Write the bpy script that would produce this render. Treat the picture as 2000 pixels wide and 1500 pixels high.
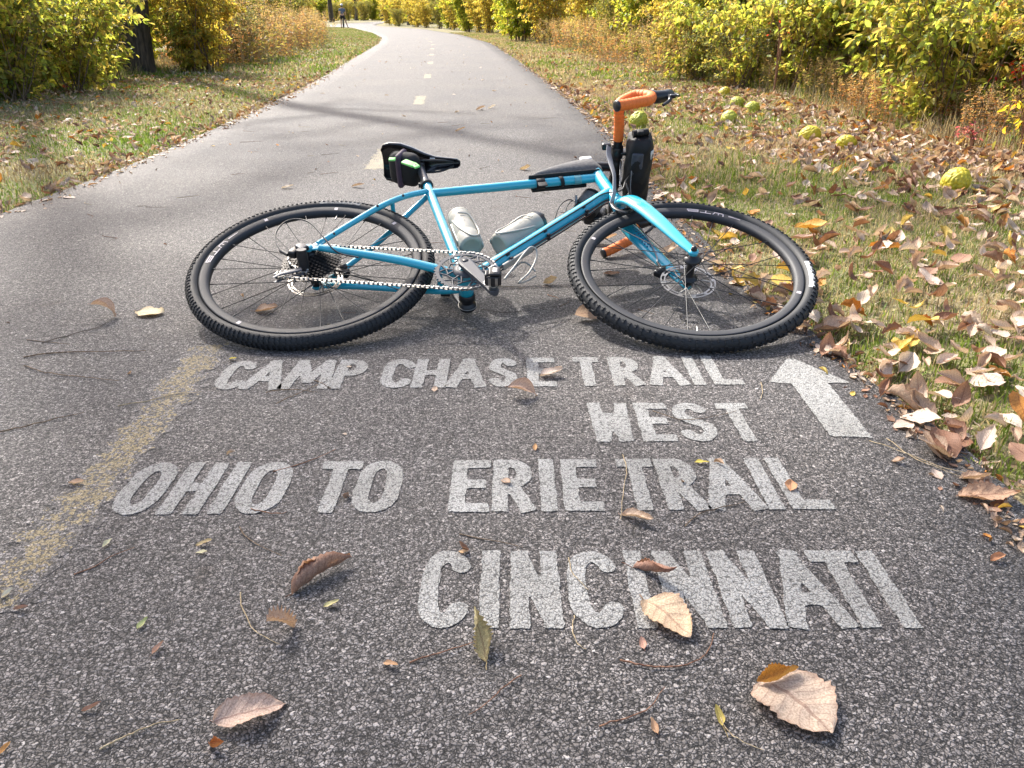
import bpy, bmesh, math, random
import numpy as np
from mathutils import Vector, Matrix
R = math.radians
rng = np.random.default_rng(7)
random.seed(7)
for o in list(bpy.data.objects): bpy.data.objects.remove(o)
scene = bpy.context.scene
COL = scene.collection

# ------------------------------------------------------------------ camera, sky, sun, exposure
CAM_H = 0.777; FPX = 1500.0; PITCH = R(25.5)
cam = bpy.data.cameras.new('camera'); co = bpy.data.objects.new('camera', cam); COL.objects.link(co)
cam.sensor_width = 36.0; cam.lens = 36.0 * FPX / 2000.0; cam.clip_start = 0.02; cam.clip_end = 1500
co.location = (0, 0, CAM_H); co.rotation_euler = (math.pi / 2 - PITCH, 0, 0)
scene.camera = co
SUN_EL = R(44); SUN_AZ = (-0.565, 0.825)
w = bpy.data.worlds.new('World'); scene.world = w; w.use_nodes = True
nt = w.node_tree; bg = nt.nodes['Background']
sky = nt.nodes.new('ShaderNodeTexSky'); sky.sky_type = 'NISHITA'; sky.sun_disc = False
sky.sun_elevation = SUN_EL; sky.sun_rotation = math.atan2(SUN_AZ[0], SUN_AZ[1])
sky.air_density = 1.0; sky.dust_density = 4.5; sky.ozone_density = .6
nt.links.new(sky.outputs[0], bg.inputs[0]); bg.inputs[1].default_value = 0.15
sl = bpy.data.lights.new('sun', 'SUN'); sl.energy = 3.9; sl.angle = R(1.5); sl.color = (1, 0.965, 0.90)
so = bpy.data.objects.new('sun', sl); COL.objects.link(so)
sd = Vector((SUN_AZ[0] * math.cos(SUN_EL), SUN_AZ[1] * math.cos(SUN_EL), math.sin(SUN_EL)))
so.rotation_euler = sd.to_track_quat('Z', 'Y').to_euler(); so.location = (-8, 12, 14)
scene.view_settings.view_transform = 'Standard'; scene.view_settings.look = 'None'
scene.view_settings.exposure = 1.34; scene.view_settings.gamma = 1.0
scene.render.engine = 'CYCLES'
scene.cycles.max_bounces = 6; scene.cycles.transparent_max_bounces = 6; scene.cycles.transmission_bounces = 4

# ------------------------------------------------------------------ turning photo pixels into places
CP, SP = math.cos(PITCH), math.sin(PITCH)
def ray(px, py):
    a = (px - 1000) / FPX; b = (750 - py) / FPX
    return np.array([a, CP + b * SP, -SP + b * CP])
def G(px, py, z=0.0):
    r = ray(px, py); t = (z - CAM_H) / r[2]; return float(r[0] * t), float(r[1] * t)

# ------------------------------------------------------------------ helpers
def tag(o, label=None, cat=None, group=None, kind=None):
    if label: o['label'] = label
    if cat: o['category'] = cat
    if group: o['group'] = group
    if kind: o['kind'] = kind
    return o
def empty(name, M=None, loc=None):
    o = bpy.data.objects.new(name, None); COL.objects.link(o); o.empty_display_size = 0.1
    if M is not None: o.matrix_world = M
    if loc is not None: o.location = loc
    return o
def np_mesh(name, V, F, cols=None, uvs=None, smooth=False, mat=None):
    """V (n,3), F (m,k) all of one face size, cols per face, uvs per corner"""
    V = np.asarray(V, np.float32); F = np.asarray(F, np.int32)
    me = bpy.data.meshes.new(name); m, k = F.shape
    me.vertices.add(len(V)); me.vertices.foreach_set('co', V.ravel())
    me.loops.add(m * k); me.loops.foreach_set('vertex_index', F.ravel())
    me.polygons.add(m); me.polygons.foreach_set('loop_start', np.arange(0, m * k, k, dtype=np.int32))
    if smooth: me.polygons.foreach_set('use_smooth', np.ones(m, bool))
    if cols is not None:
        c = np.concatenate([np.asarray(cols, np.float32), np.ones((m, 1), np.float32)], 1)
        a = me.color_attributes.new('Col', 'FLOAT_COLOR', 'CORNER')
        a.data.foreach_set('color', np.repeat(c, k, axis=0).ravel())
    if uvs is not None:
        u = me.uv_layers.new(name='UVMap'); u.data.foreach_set('uv', np.asarray(uvs, np.float32).ravel())
    me.update(calc_edges=True); me.validate()
    if mat: me.materials.append(mat)
    return me
def link(name, me, parent=None, M=None):
    o = bpy.data.objects.new(name, me); COL.objects.link(o)
    if parent: o.parent = parent
    if M is not None: o.matrix_world = M
    return o
def spline(P, n=8):
    P = [np.array(p, float) for p in P]
    if len(P) < 3: return P
    out = []
    Q = [2 * P[0] - P[1]] + P + [2 * P[-1] - P[-2]]
    for i in range(1, len(Q) - 2):
        a, b, c, d = Q[i - 1:i + 3]
        for j in range(n):
            t = j / n
            out.append(.5 * ((2 * b) + (c - a) * t + (2 * a - 5 * b + 4 * c - d) * t * t + (3 * b - a - 3 * c + d) * t ** 3))
    out.append(P[-1]); return out
class MB:
    def __init__(s): s.v = []; s.f = []; s.m = []; s.sm = []
    def add(s, V, F, mi=0, smooth=True):
        b = len(s.v); s.v += [tuple(map(float, p)) for p in V]; s.f += [tuple(int(i) + b for i in f) for f in F]
        s.m += [mi] * len(F); s.sm += [smooth] * len(F); return s
    def tube(s, P, r, seg=10, mi=0, cap=True, sq=(1, 1), up=None):
        """sweep; r a number or list; sq squashes the section along (side, up)"""
        P = [np.array(p, float) for p in P]; n = len(P)
        rr = r if hasattr(r, '__len__') else [r] * n
        if len(rr) != n: rr = np.interp(np.linspace(0, 1, n), np.linspace(0, 1, len(rr)), rr)
        V = []; pu = None
        for i, p in enumerate(P):
            t = P[min(i + 1, n - 1)] - P[max(i - 1, 0)]; t /= max(np.linalg.norm(t), 1e-9)
            if up is not None: u = np.array(up, float)
            elif pu is None: u = np.array([0, 0, 1.]) if abs(t[2]) < .9 else np.array([1., 0, 0])
            else: u = pu
            u = u - t * u.dot(t); u /= max(np.linalg.norm(u), 1e-9); pu = u; sd_ = np.cross(t, u)
            for k in range(seg):
                a = 2 * math.pi * k / seg
                V.append(p + rr[i] * (sd_ * math.cos(a) * sq[0] + u * math.sin(a) * sq[1]))
        F = [(i * seg + k, i * seg + (k + 1) % seg, (i + 1) * seg + (k + 1) % seg, (i + 1) * seg + k) for i in range(n - 1) for k in range(seg)]
        s.add(V, F, mi)
        if cap:
            s.add(V[:seg], [tuple(range(seg))[::-1]], mi, False); s.add(V[-seg:], [tuple(range(seg))], mi, False)
        return s
    def box(s, c, size, M=None, mi=0, bev=0.0, smooth=False):
        c = np.array(c, float); h = np.array(size, float) / 2; M = np.eye(3) if M is None else np.array(M, float)
        if bev <= 0:
            V = [c + M @ (h * np.array(q)) for q in [(-1, -1, -1), (1, -1, -1), (1, 1, -1), (-1, 1, -1), (-1, -1, 1), (1, -1, 1), (1, 1, 1), (-1, 1, 1)]]
            F = [(0, 3, 2, 1), (4, 5, 6, 7), (0, 1, 5, 4), (1, 2, 6, 5), (2, 3, 7, 6), (3, 0, 4, 7)]
            return s.add(V, F, mi, smooth)
        bm = bmesh.new(); bmesh.ops.create_cube(bm, size=1)
        for v in bm.verts: v.co = Vector((v.co.x * size[0], v.co.y * size[1], v.co.z * size[2]))
        bmesh.ops.bevel(bm, geom=list(bm.edges), offset=min(bev, min(size) * .49), segments=3, affect='EDGES', profile=.5)
        V = [c + M @ np.array(v.co) for v in bm.verts]; bm.verts.index_update()
        F = [[v.index for v in f.verts] for f in bm.faces]; bm.free()
        return s.add(V, F, mi, True)
    def lathe(s, prof, c=(0, 0, 0), ax=(0, 0, 1), seg=32, mi=0, closed=False, smooth=True):
        """prof: (radius, height) pairs about axis ax through c"""
        ax = np.array(ax, float); ax /= np.linalg.norm(ax)
        u = np.cross(ax, [1., 0, 0] if abs(ax[0]) < .9 else [0, 1., 0]); u /= np.linalg.norm(u); v_ = np.cross(ax, u)
        c = np.array(c, float); n = len(prof); V = []
        for (r, h) in prof:
            for k in range(seg):
                a = 2 * math.pi * k / seg; V.append(c + ax * h + r * (u * math.cos(a) + v_ * math.sin(a)))
        L = n if closed else n - 1
        F = [(i * seg + k, i * seg + (k + 1) % seg, ((i + 1) % n) * seg + (k + 1) % seg, ((i + 1) % n) * seg + k) for i in range(L) for k in range(seg)]
        return s.add(V, F, mi, smooth)
    def build(s, name, mats, parent=None, O=(0, 0, 0), M=None):
        me = bpy.data.meshes.new(name)
        O = np.array(O, float)
        me.from_pydata([tuple(np.array(v) - O) for v in s.v], [], s.f)
        for m in (mats if isinstance(mats, (list, tuple)) else [mats]): me.materials.append(m)
        me.polygons.foreach_set('material_index', s.m); me.polygons.foreach_set('use_smooth', s.sm)
        me.update()
        bm = bmesh.new(); bm.from_mesh(me); bmesh.ops.recalc_face_normals(bm, faces=bm.faces); bm.to_mesh(me); bm.free()
        return link(name, me, parent, M)

# ------------------------------------------------------------------ materials
def new_mat(name):
    m = bpy.data.materials.new(name); m.use_nodes = True
    n = m.node_tree.nodes; b = n['Principled BSDF']; return m, m.node_tree, b
def N(t, kind, **kw):
    n = t.nodes.new(kind)
    for k, v in kw.items():
        if k.startswith('i_'):
            key = k[2:]; n.inputs[int(key) if key.isdigit() else key].default_value = v
        else: setattr(n, k, v)
    return n
def ramp(t, fac, stops, interp='LINEAR'):
    r = t.nodes.new('ShaderNodeValToRGB'); r.color_ramp.interpolation = interp
    e = r.color_ramp.elements
    while len(e) < len(stops): e.new(0.5)
    for q, (p, c) in zip(e, stops): q.position = p; q.color = (*c, 1) if len(c) == 3 else c
    t.links.new(fac, r.inputs[0]); return r.outputs[0]
def mixc(t, fac, a, b, mode='MIX'):
    m = N(t, 'ShaderNodeMix', data_type='RGBA', blend_type=mode)
    for s_, v in ((m.inputs[0], fac), (m.inputs[6], a), (m.inputs[7], b)):
        if hasattr(v, 'is_output'): t.links.new(v, s_)
        else: s_.default_value = v if not isinstance(v, tuple) else (*v, 1)[:4]
    return m.outputs[2]
def mth(t, op, a, b=0.0, c=0.0, clamp=False):
    m = N(t, 'ShaderNodeMath', operation=op, use_clamp=clamp)
    for i, v in enumerate((a, b, c)):
        if hasattr(v, 'is_output'): t.links.new(v, m.inputs[i])
        else: m.inputs[i].default_value = v
    return m.outputs[0]
def simple(name, col, rough=.5, metal=0.0, noise=0.0, scale=60, bump=0.0, coat=0.0, spec=.5):
    m, t, b = new_mat(name)
    b.inputs['Roughness'].default_value = rough; b.inputs['Metallic'].default_value = metal
    b.inputs['Coat Weight'].default_value = coat; b.inputs['Coat Roughness'].default_value = .08
    b.inputs['Specular IOR Level'].default_value = spec
    tc = N(t, 'ShaderNodeTexCoord')
    nz = N(t, 'ShaderNodeTexNoise', i_Scale=scale, i_Detail=4.0); t.links.new(tc.outputs['Object'], nz.inputs['Vector'])
    d = tuple(x * (1 - noise) for x in col); l = tuple(min(1, x * (1 + noise)) for x in col)
    t.links.new(ramp(t, nz.outputs[0], [(.3, d), (.7, l)]), b.inputs['Base Color'])
    t.links.new(mth(t, 'MULTIPLY_ADD', nz.outputs[0], .12, max(rough - .06, .02)), b.inputs['Roughness'])
    if bump:
        bp_ = N(t, 'ShaderNodeBump', i_Strength=bump, i_Distance=.002); t.links.new(nz.outputs[0], bp_.inputs['Height']); t.links.new(bp_.outputs[0], b.inputs['Normal'])
    return m
MAT = {}
def aggregate(t):
    """coarse open asphalt: height, stone colour, gap mask, all in world space"""
    g = N(t, 'ShaderNodeNewGeometry'); pos = g.outputs['Position']
    nz = N(t, 'ShaderNodeTexNoise', i_Scale=130.0, i_Detail=3.0); t.links.new(pos, nz.inputs['Vector'])
    off = N(t, 'ShaderNodeVectorMath', operation='MULTIPLY_ADD'); t.links.new(nz.outputs['Color'], off.inputs[0]); off.inputs[1].default_value = (.011, .011, .011); t.links.new(pos, off.inputs[2])
    v1 = N(t, 'ShaderNodeTexVoronoi', feature='DISTANCE_TO_EDGE', i_Scale=188.0); t.links.new(off.outputs[0], v1.inputs['Vector'])
    v2 = N(t, 'ShaderNodeTexVoronoi', feature='F1', i_Scale=188.0); t.links.new(off.outputs[0], v2.inputs['Vector'])
    rnd = N(t, 'ShaderNodeSeparateColor'); t.links.new(v2.outputs['Color'], rnd.inputs[0])
    pit = N(t, 'ShaderNodeTexNoise', i_Scale=135.0, i_Detail=4.0, i_Roughness=.6); t.links.new(pos, pit.inputs['Vector'])
    # stones sit at different depths; deep ones and joints read dark
    e0 = mth(t, 'MULTIPLY', v1.outputs['Distance'], 3.6, clamp=True)
    deep = ramp(t, pit.outputs[0], [(.40, (0, 0, 0)), (.56, (1, 1, 1))])
    edge = mth(t, 'MULTIPLY', e0, mth(t, 'MULTIPLY_ADD', deep, .75, .25))
    h = mth(t, 'MULTIPLY_ADD', mth(t, 'SQRT', e0), .45, mth(t, 'MULTIPLY_ADD', rnd.outputs[1], .35, mth(t, 'MULTIPLY', pit.outputs[0], 1.1)))
    fine = N(t, 'ShaderNodeTexNoise', i_Scale=620.0, i_Detail=3.0); t.links.new(pos, fine.inputs['Vector'])
    h2 = mth(t, 'MULTIPLY_ADD', fine.outputs[0], .25, h)
    return pos, h2, edge, rnd, fine
def asphalt_color(t, pos, edge, rnd, fine):
    stone = ramp(t, rnd.outputs[0], [(0, (.105, .098, .094)), (.35, (.19, .176, .169)), (.7, (.27, .251, .241)), (.93, (.345, .322, .308)), (.98, (.40, .375, .355)), (1, (.50, .47, .45))])
    big = N(t, 'ShaderNodeTexNoise', i_Scale=.9, i_Detail=5.0); t.links.new(pos, big.inputs['Vector'])
    mid = N(t, 'ShaderNodeTexNoise', i_Scale=9.0, i_Detail=4.0); t.links.new(pos, mid.inputs['Vector'])
    c = mixc(t, .6, stone, ramp(t, fine.outputs[0], [(.3, (.5, .5, .51)), (.7, (1.2, 1.18, 1.15))]), 'MULTIPLY')
    c = mixc(t, 1.0, c, ramp(t, big.outputs[0], [(.3, (.84, .84, .88)), (.7, (1.12, 1.09, 1.05))]), 'MULTIPLY')
    c = mixc(t, ramp(t, mid.outputs[0], [(.64, (0, 0, 0)), (.76, (.4, .4, .4))]), c, (.10, .07, .05))
    mott = N(t, 'ShaderNodeTexNoise', i_Scale=38.0, i_Detail=4.0, i_Roughness=.7); t.links.new(pos, mott.inputs['Vector'])
    c = mixc(t, 1.0, c, ramp(t, mott.outputs[0], [(.32, (.70, .70, .70)), (.68, (1.22, 1.22, 1.22))]), 'MULTIPLY')
    gap = ramp(t, edge, [(.05, (1, 1, 1)), (.50, (0, 0, 0))])
    return mixc(t, gap, c, (.017, .016, .016))
def make_asphalt():
    m, t, b = new_mat('asphalt'); pos, h, edge, rnd, fine = aggregate(t)
    t.links.new(asphalt_color(t, pos, edge, rnd, fine), b.inputs['Base Color'])
    b.inputs['Roughness'].default_value = .72; b.inputs['Specular IOR Level'].default_value = .35
    bp_ = N(t, 'ShaderNodeBump', i_Strength=1.0, i_Distance=.0034); t.links.new(h, bp_.inputs['Height']); t.links.new(bp_.outputs[0], b.inputs['Normal'])
    return m
def make_paint(name, col, wear, gapcol=.35):
    m, t, b = new_mat(name); pos, h, edge, rnd, fine = aggregate(t)
    asp = asphalt_color(t, pos, edge, rnd, fine)
    big = N(t, 'ShaderNodeTexNoise', i_Scale=14.0, i_Detail=5.0); t.links.new(pos, big.inputs['Vector'])
    # paint is lost from the pits between stones and, where worn, from whole stones
    low = ramp(t, edge, [(.02, (1, 1, 1)), (.02 + gapcol, (0, 0, 0))])
    lossn = mth(t, 'ADD', mth(t, 'MULTIPLY', rnd.outputs[2], .55), mth(t, 'MULTIPLY', big.outputs[0], .9))
    loss = mth(t, 'GREATER_THAN', lossn, 1.45 - wear)
    loss = mth(t, 'MAXIMUM', mth(t, 'MULTIPLY', low, .85), loss)
    pc = mixc(t, 1.0, (*col,), ramp(t, fine.outputs[0], [(.25, (.72, .72, .72)), (.75, (1.08, 1.08, 1.08))]), 'MULTIPLY')
    patch = N(t, 'ShaderNodeTexNoise', i_Scale=6.0, i_Detail=6.0); t.links.new(pos, patch.inputs['Vector'])
    pc = mixc(t, 1.0, pc, ramp(t, patch.outputs[0], [(.3, (.80, .79, .77)), (.7, (1.12, 1.12, 1.12))]), 'MULTIPLY')
    if name.startswith('faded'):
        fd = N(t, 'ShaderNodeAttribute', attribute_name='Fade').outputs['Fac']
        loss = mth(t, 'MAXIMUM', loss, mth(t, 'GREATER_THAN', mth(t, 'ADD', rnd.outputs[1], mth(t, 'MULTIPLY', big.outputs[0], .5)), mth(t, 'MULTIPLY', fd, 1.25)))
        pc = mixc(t, .35, pc, asp)
    t.links.new(mixc(t, loss, pc, asp), b.inputs['Base Color'])
    b.inputs['Roughness'].default_value = .75
    bp_ = N(t, 'ShaderNodeBump', i_Strength=.8, i_Distance=.0024); t.links.new(h, bp_.inputs['Height']); t.links.new(bp_.outputs[0], b.inputs['Normal'])
    return m
MAT['asphalt'] = make_asphalt()
MAT['white'] = make_paint('worn_white_paint', (.355, .352, .338), .30, .30)
MAT['yellow'] = make_paint('faded_yellow_paint', (.38, .29, .12), .66, .34)
MAT['yellowfar'] = make_paint('worn_yellow_dash_paint', (.33, .28, .18), .52, .3)
def make_ground():
    m, t, b = new_mat('verge_soil'); g = N(t, 'ShaderNodeNewGeometry'); pos = g.outputs['Position']
    a = N(t, 'ShaderNodeTexNoise', i_Scale=1.6, i_Detail=6.0); c = N(t, 'ShaderNodeTexNoise', i_Scale=45.0, i_Detail=6.0)
    v = N(t, 'ShaderNodeTexVoronoi', i_Scale=28.0)
    for n in (a, c, v): t.links.new(pos, n.inputs['Vector'])
    c1 = ramp(t, c.outputs[0], [(.3, (.08, .055, .03)), (.5, (.19, .15, .08)), (.7, (.32, .25, .15))])
    c2 = ramp(t, c.outputs[0], [(.3, (.06, .07, .02)), (.55, (.15, .16, .05)), (.75, (.28, .26, .12))])
    cc = mixc(t, ramp(t, a.outputs[0], [(.42, (0, 0, 0)), (.62, (1, 1, 1))]), c1, c2)
    t.links.new(cc, b.inputs['Base Color']); b.inputs['Roughness'].default_value = .95
    bp_ = N(t, 'ShaderNodeBump', i_Strength=.9, i_Distance=.02); t.links.new(c.outputs[0], bp_.inputs['Height']); t.links.new(bp_.outputs[0], b.inputs['Normal'])
    return m
MAT['soil'] = make_ground()
def make_leafy(name, source, trans, rough=.6, veins=True, spots=False):
    m, t, b = new_mat(name); out = t.nodes['Material Output']
    if source == 'attr': cs = N(t, 'ShaderNodeAttribute', attribute_name='Col').outputs['Color']
    else: cs = N(t, 'ShaderNodeObjectInfo').outputs['Color']
    g = N(t, 'ShaderNodeNewGeometry')
    nz = N(t, 'ShaderNodeTexNoise', i_Scale=45.0, i_Detail=5.0)
    if source == 'attr': t.links.new(g.outputs['Position'], nz.inputs['Vector'])
    else: t.links.new(N(t, 'ShaderNodeTexCoord').outputs['Object'], nz.inputs['Vector'])
    c = mixc(t, 1.0, cs, ramp(t, nz.outputs[0], [(.3, (.62, .58, .55)), (.7, (1.2, 1.2, 1.2))]), 'MULTIPLY')
    if veins:
        uv = N(t, 'ShaderNodeUVMap'); sx = N(t, 'ShaderNodeSeparateXYZ'); t.links.new(uv.outputs[0], sx.inputs[0])
        av = mth(t, 'ABSOLUTE', sx.outputs[1])
        ph = mth(t, 'FRACT', mth(t, 'MULTIPLY_ADD', av, -2.2, mth(t, 'MULTIPLY', sx.outputs[0], 9.0)))
        side = mth(t, 'LESS_THAN', ph, .16); rib = mth(t, 'LESS_THAN', av, .06)
        vm = mth(t, 'MAXIMUM', mth(t, 'MULTIPLY', side, .45), mth(t, 'MULTIPLY', rib, .8))
        c = mixc(t, vm, c, mixc(t, 1.0, c, (.62, .52, .5), 'MULTIPLY'))
        rim_ = ramp(t, av, [(.8, (0, 0, 0)), (1.0, (.5, .5, .5))])
        c = mixc(t, rim_, c, mixc(t, 1.0, c, (.7, .5, .42), 'MULTIPLY'))
        bp_ = N(t, 'ShaderNodeBump', i_Strength=.5, i_Distance=.001); t.links.new(mth(t, 'ABSOLUTE', mth(t, 'SUBTRACT', ph, .5)), bp_.inputs['Height']); t.links.new(bp_.outputs[0], b.inputs['Normal'])
    if spots:
        v = N(t, 'ShaderNodeTexVoronoi', i_Scale=260.0); t.links.new(N(t, 'ShaderNodeTexCoord').outputs['Object'], v.inputs['Vector'])
        c = mixc(t, mth(t, 'LESS_THAN', v.outputs['Distance'], .2), c, (.16, .09, .06))
    t.links.new(c, b.inputs['Base Color']); b.inputs['Roughness'].default_value = rough; b.inputs['Specular IOR Level'].default_value = .3
    tr = N(t, 'ShaderNodeBsdfTranslucent'); t.links.new(mixc(t, 1.0, c, (1.35, 1.2, .7) if name == 'living_foliage' else (1.25, 1.1, .8), 'MULTIPLY'), tr.inputs[0])
    mx = N(t, 'ShaderNodeMixShader', i_0=trans); t.links.new(b.outputs[0], mx.inputs[1]); t.links.new(tr.outputs[0], mx.inputs[2]); t.links.new(mx.outputs[0], out.inputs[0])
    return m
MAT['leaf_obj'] = make_leafy('dry_leaf', 'obj', .22)
MAT['leaf_spot'] = make_leafy('spotted_dry_leaf', 'obj', .2, spots=True)
MAT['leaf_mass'] = make_leafy('dry_leaf_litter', 'attr', .22)
MAT['foliage'] = make_leafy('living_foliage', 'attr', .68, .42, veins=False)
MAT['grass'] = make_leafy('grass_blades', 'attr', .4, .6, veins=False)
def make_bark(name, a, b_, sc=30):
    m, t, b = new_mat(name); tc = N(t, 'ShaderNodeTexCoord'); mp = N(t, 'ShaderNodeMapping'); mp.inputs['Scale'].default_value = (1, 1, .18)
    t.links.new(tc.outputs['Object'], mp.inputs[0]); nz = N(t, 'ShaderNodeTexNoise', i_Scale=sc, i_Detail=6.0); t.links.new(mp.outputs[0], nz.inputs['Vector'])
    t.links.new(ramp(t, nz.outputs[0], [(.35, a), (.65, b_)]), b.inputs['Base Color']); b.inputs['Roughness'].default_value = .9
    bp_ = N(t, 'ShaderNodeBump', i_Strength=.9, i_Distance=.01); t.links.new(nz.outputs[0], bp_.inputs['Height']); t.links.new(bp_.outputs[0], b.inputs['Normal'])
    return m
MAT['bark'] = make_bark('bark', (.03, .024, .02), (.12, .095, .075))
MAT['twig'] = make_bark('twig_bark', (.07, .045, .03), (.24, .17, .11), 120)
MAT['twigred'] = make_bark('reddish_twig_bark', (.12, .05, .03), (.32, .17, .1), 120)
MAT['straw'] = make_bark('straw', (.3, .22, .12), (.5, .4, .25), 120)
MAT['blue'] = simple('turquoise_frame_paint', (.018, .37, .50), .26, 0, .03, 9, coat=.8)
MAT['bluedk'] = simple('dark_dots_on_fork', (.01, .13, .24), .35)
MAT['rubber'] = simple('tyre_rubber', (.012, .013, .015), .66, 0, .35, 18, bump=.15)
MAT['rubbergrey'] = simple('dusty_tyre_patch', (.17, .17, .165), .7, 0, .2, 80)
MAT['rim'] = simple('satin_black_rim', (.020, .021, .025), .62, 0, .2, 20)
MAT['decal'] = simple('pale_decal', (.50, .44, .44), .55)
MAT['decalwhite'] = simple('white_decal', (.66, .66, .64), .6)
MAT['blackmetal'] = simple('black_metal', (.02, .02, .022), .35, .3, .2)
MAT['blackplastic'] = simple('black_plastic', (.016, .016, .018), .32, 0, .2)
MAT['gloss'] = simple('glossy_black_cover', (.008, .008, .01), .22, 0, .2, coat=.5)
MAT['steel'] = simple('bright_steel', (.36, .35, .335), .42, 1.0, .15, 90)
MAT['chain'] = simple('nickel_chain', (.40, .385, .36), .42, .8, .1, 200)
MAT['crank'] = simple('slate_crank', (.045, .049, .060), .5, .0, .1, 30)
MAT['post'] = simple('polished_post', (.07, .073, .085), .35, .3, .1)
MAT['orange'] = simple('orange_bar_tape', (.78, .17, .025), .62, 0, .08, 220, bump=.4)
MAT['cloth'] = simple('black_bag_cloth', (.006, .006, .007), .7, 0, .45, 55, bump=1.0)
MAT['clothgrey'] = simple('grey_bag_cloth', (.12, .115, .113), .8, 0, .25, 120, bump=.6)
MAT['clothblue'] = simple('dark_slate_pocket', (.05, .054, .07), .6, 0, .35, 60, bump=.6)
MAT['strap'] = simple('grey_webbing', (.24, .24, .25), .7, 0, .15, 200)
MAT['purple'] = simple('purple_strap', (.06, .035, .06), .6, 0, .2, 90)
MAT['green'] = simple('green_tool', (.28, .75, .20), .4, 0, .08)
MAT['bottle'] = simple('grey_white_bottle', (.40, .375, .31), .42, 0, .06, 25)
MAT['cage'] = simple('cream_cage', (.42, .40, .35), .4, .2, .06)
MAT['ink'] = simple('dark_ink', (.04, .045, .06), .5)
MAT['osage'] = simple('hedge_apple_skin', (.50, .40, .02), .55, 0, .34, 45, bump=.3)
MAT['osagegreen'] = simple('green_hedge_apple_skin', (.38, .38, .035), .55, 0, .34, 45, bump=.3)

# ------------------------------------------------------------------ terrain, path and its painted marks
LE = [(-2.24, -6), (-2.24, 3.34), (-2.22, 4.31), (-2.26, 5.46), (-2.33, 6.43), (-2.38, 7.78), (-2.62, 10.6), (-2.88, 13.19), (-3.45, 18.59), (-4.44, 27.98), (-5.4, 34.99), (-7.63, 46.59), (-13.04, 69.54), (-18.3, 85), (-21.5, 100), (-24.5, 125), (-27.5, 160), (-30, 200), (-31, 240)]
RE = [(.93, -6), (.89, 1.1), (.885, 1.5), (.85, 1.8), (.82, 2.07), (.78, 2.35), (.74, 2.6), (.73, 3.5), (.76, 4.47), (.74, 5.71), (.72, 6.59), (.64, 8.55), (.43, 12.02), (.08, 17.41), (-.68, 27.98), (-2.57, 42.38), (-6.6, 63.3), (-13.2, 85), (-16.2, 100), (-19.5, 125), (-22.6, 160), (-25, 200), (-26, 240)]
def edge_x(E, y): return np.interp(y, [p[1] for p in E], [p[0] for p in E])
def vnoise(x, y, s=1.0, seed=0):
    x = np.asarray(x, float) * s; y = np.asarray(y, float) * s
    xi = np.floor(x).astype(np.int64); yi = np.floor(y).astype(np.int64); fx = x - xi; fy = y - yi
    def h(a, b):
        n = (a * 374761393 + b * 668265263 + seed * 69069) & 0x7fffffff; n = ((n ^ (n >> 13)) * 1274126177) & 0x7fffffff
        return ((n ^ (n >> 16)) & 0xffff) / 65535.0
    fx = fx * fx * (3 - 2 * fx); fy = fy * fy * (3 - 2 * fy)
    return (h(xi, yi) * (1 - fx) + h(xi + 1, yi) * fx) * (1 - fy) + (h(xi, yi + 1) * (1 - fx) + h(xi + 1, yi + 1) * fx) * fy
def ground_z(x, y):
    x = np.asarray(x, float); y = np.asarray(y, float)
    d = np.maximum(edge_x(LE, y) - x, x - edge_x(RE, y))       # distance outside the path
    rise = np.clip(d, 0, 6) / 6
    return -.022 + np.where(d > 0, .012 * np.clip(d / .4, 0, 1), -.03) + .10 * rise * rise + .05 * (vnoise(x, y, .7, 3) - .5) * np.clip(d / 1.5, 0, 1)
def axis(v0, v1, fine, far, g=1.18):
    a = list(np.arange(v0, v1, fine)); s = fine
    while a[-1] < far: s *= g; a.append(a[-1] + s)
    s = fine; b = [v0]
    while b[-1] > -far: s *= g; b.append(b[-1] - s)
    return np.array(sorted(set(b[1:])) + a)
xs = axis(-7, 6, .2, 420); ys = axis(-3, 30, .25, 520)
X_, Y_ = np.meshgrid(xs, ys); Z_ = ground_z(X_, Y_)
nx_ = len(xs); I = np.arange((len(ys) - 1) * nx_).reshape(-1, nx_)[:, :-1].ravel()
F_ = np.stack([I, I + 1, I + 1 + nx_, I + nx_], 1)
tag(link('ground', np_mesh('ground', np.stack([X_.ravel(), Y_.ravel(), Z_.ravel()], 1), F_, smooth=True, mat=MAT['soil'])), 'leaf strewn earth on both sides of the asphalt trail', 'ground', kind='structure')
ys = np.concatenate([np.arange(-5, 12, .04), np.arange(12, 60, .4), np.arange(60, 236, 2.0)])
nj = 11; V = []
for j, y in enumerate(ys):
    l = edge_x(LE, y) + .03 * (vnoise(y, 1, 2.2, 1) - .5) + .016 * (vnoise(y, 2, 31, 2) - .5); r = edge_x(RE, y) + .035 * (vnoise(y, 5, 2.4, 4) - .5) + .018 * (vnoise(y, 6, 29, 5) - .5)
    for k in range(nj):
        f = k / (nj - 1); V.append((l + (r - l) * f, y, 0.0))
    # skirt
n = len(V); V = np.array(V); skirtL = V[0::nj] + np.array([-.02, 0, -.06]); skirtR = V[nj - 1::nj] + np.array([.02, 0, -.06])
F = [(j * nj + k, j * nj + k + 1, (j + 1) * nj + k + 1, (j + 1) * nj + k) for j in range(len(ys) - 1) for k in range(nj - 1)]
m_ = len(ys)
F += [(n + j, j * nj, (j + 1) * nj, n + j + 1) for j in range(m_ - 1)] + [(j * nj + nj - 1, n + m_ + j, n + m_ + j + 1, (j + 1) * nj + nj - 1) for j in range(m_ - 1)]
path = link('path', np_mesh('path', np.concatenate([V, skirtL, skirtR]), F, mat=MAT['asphalt']))
tag(path, 'grey asphalt bike trail winding away between autumn shrubs', 'path', kind='structure')

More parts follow.
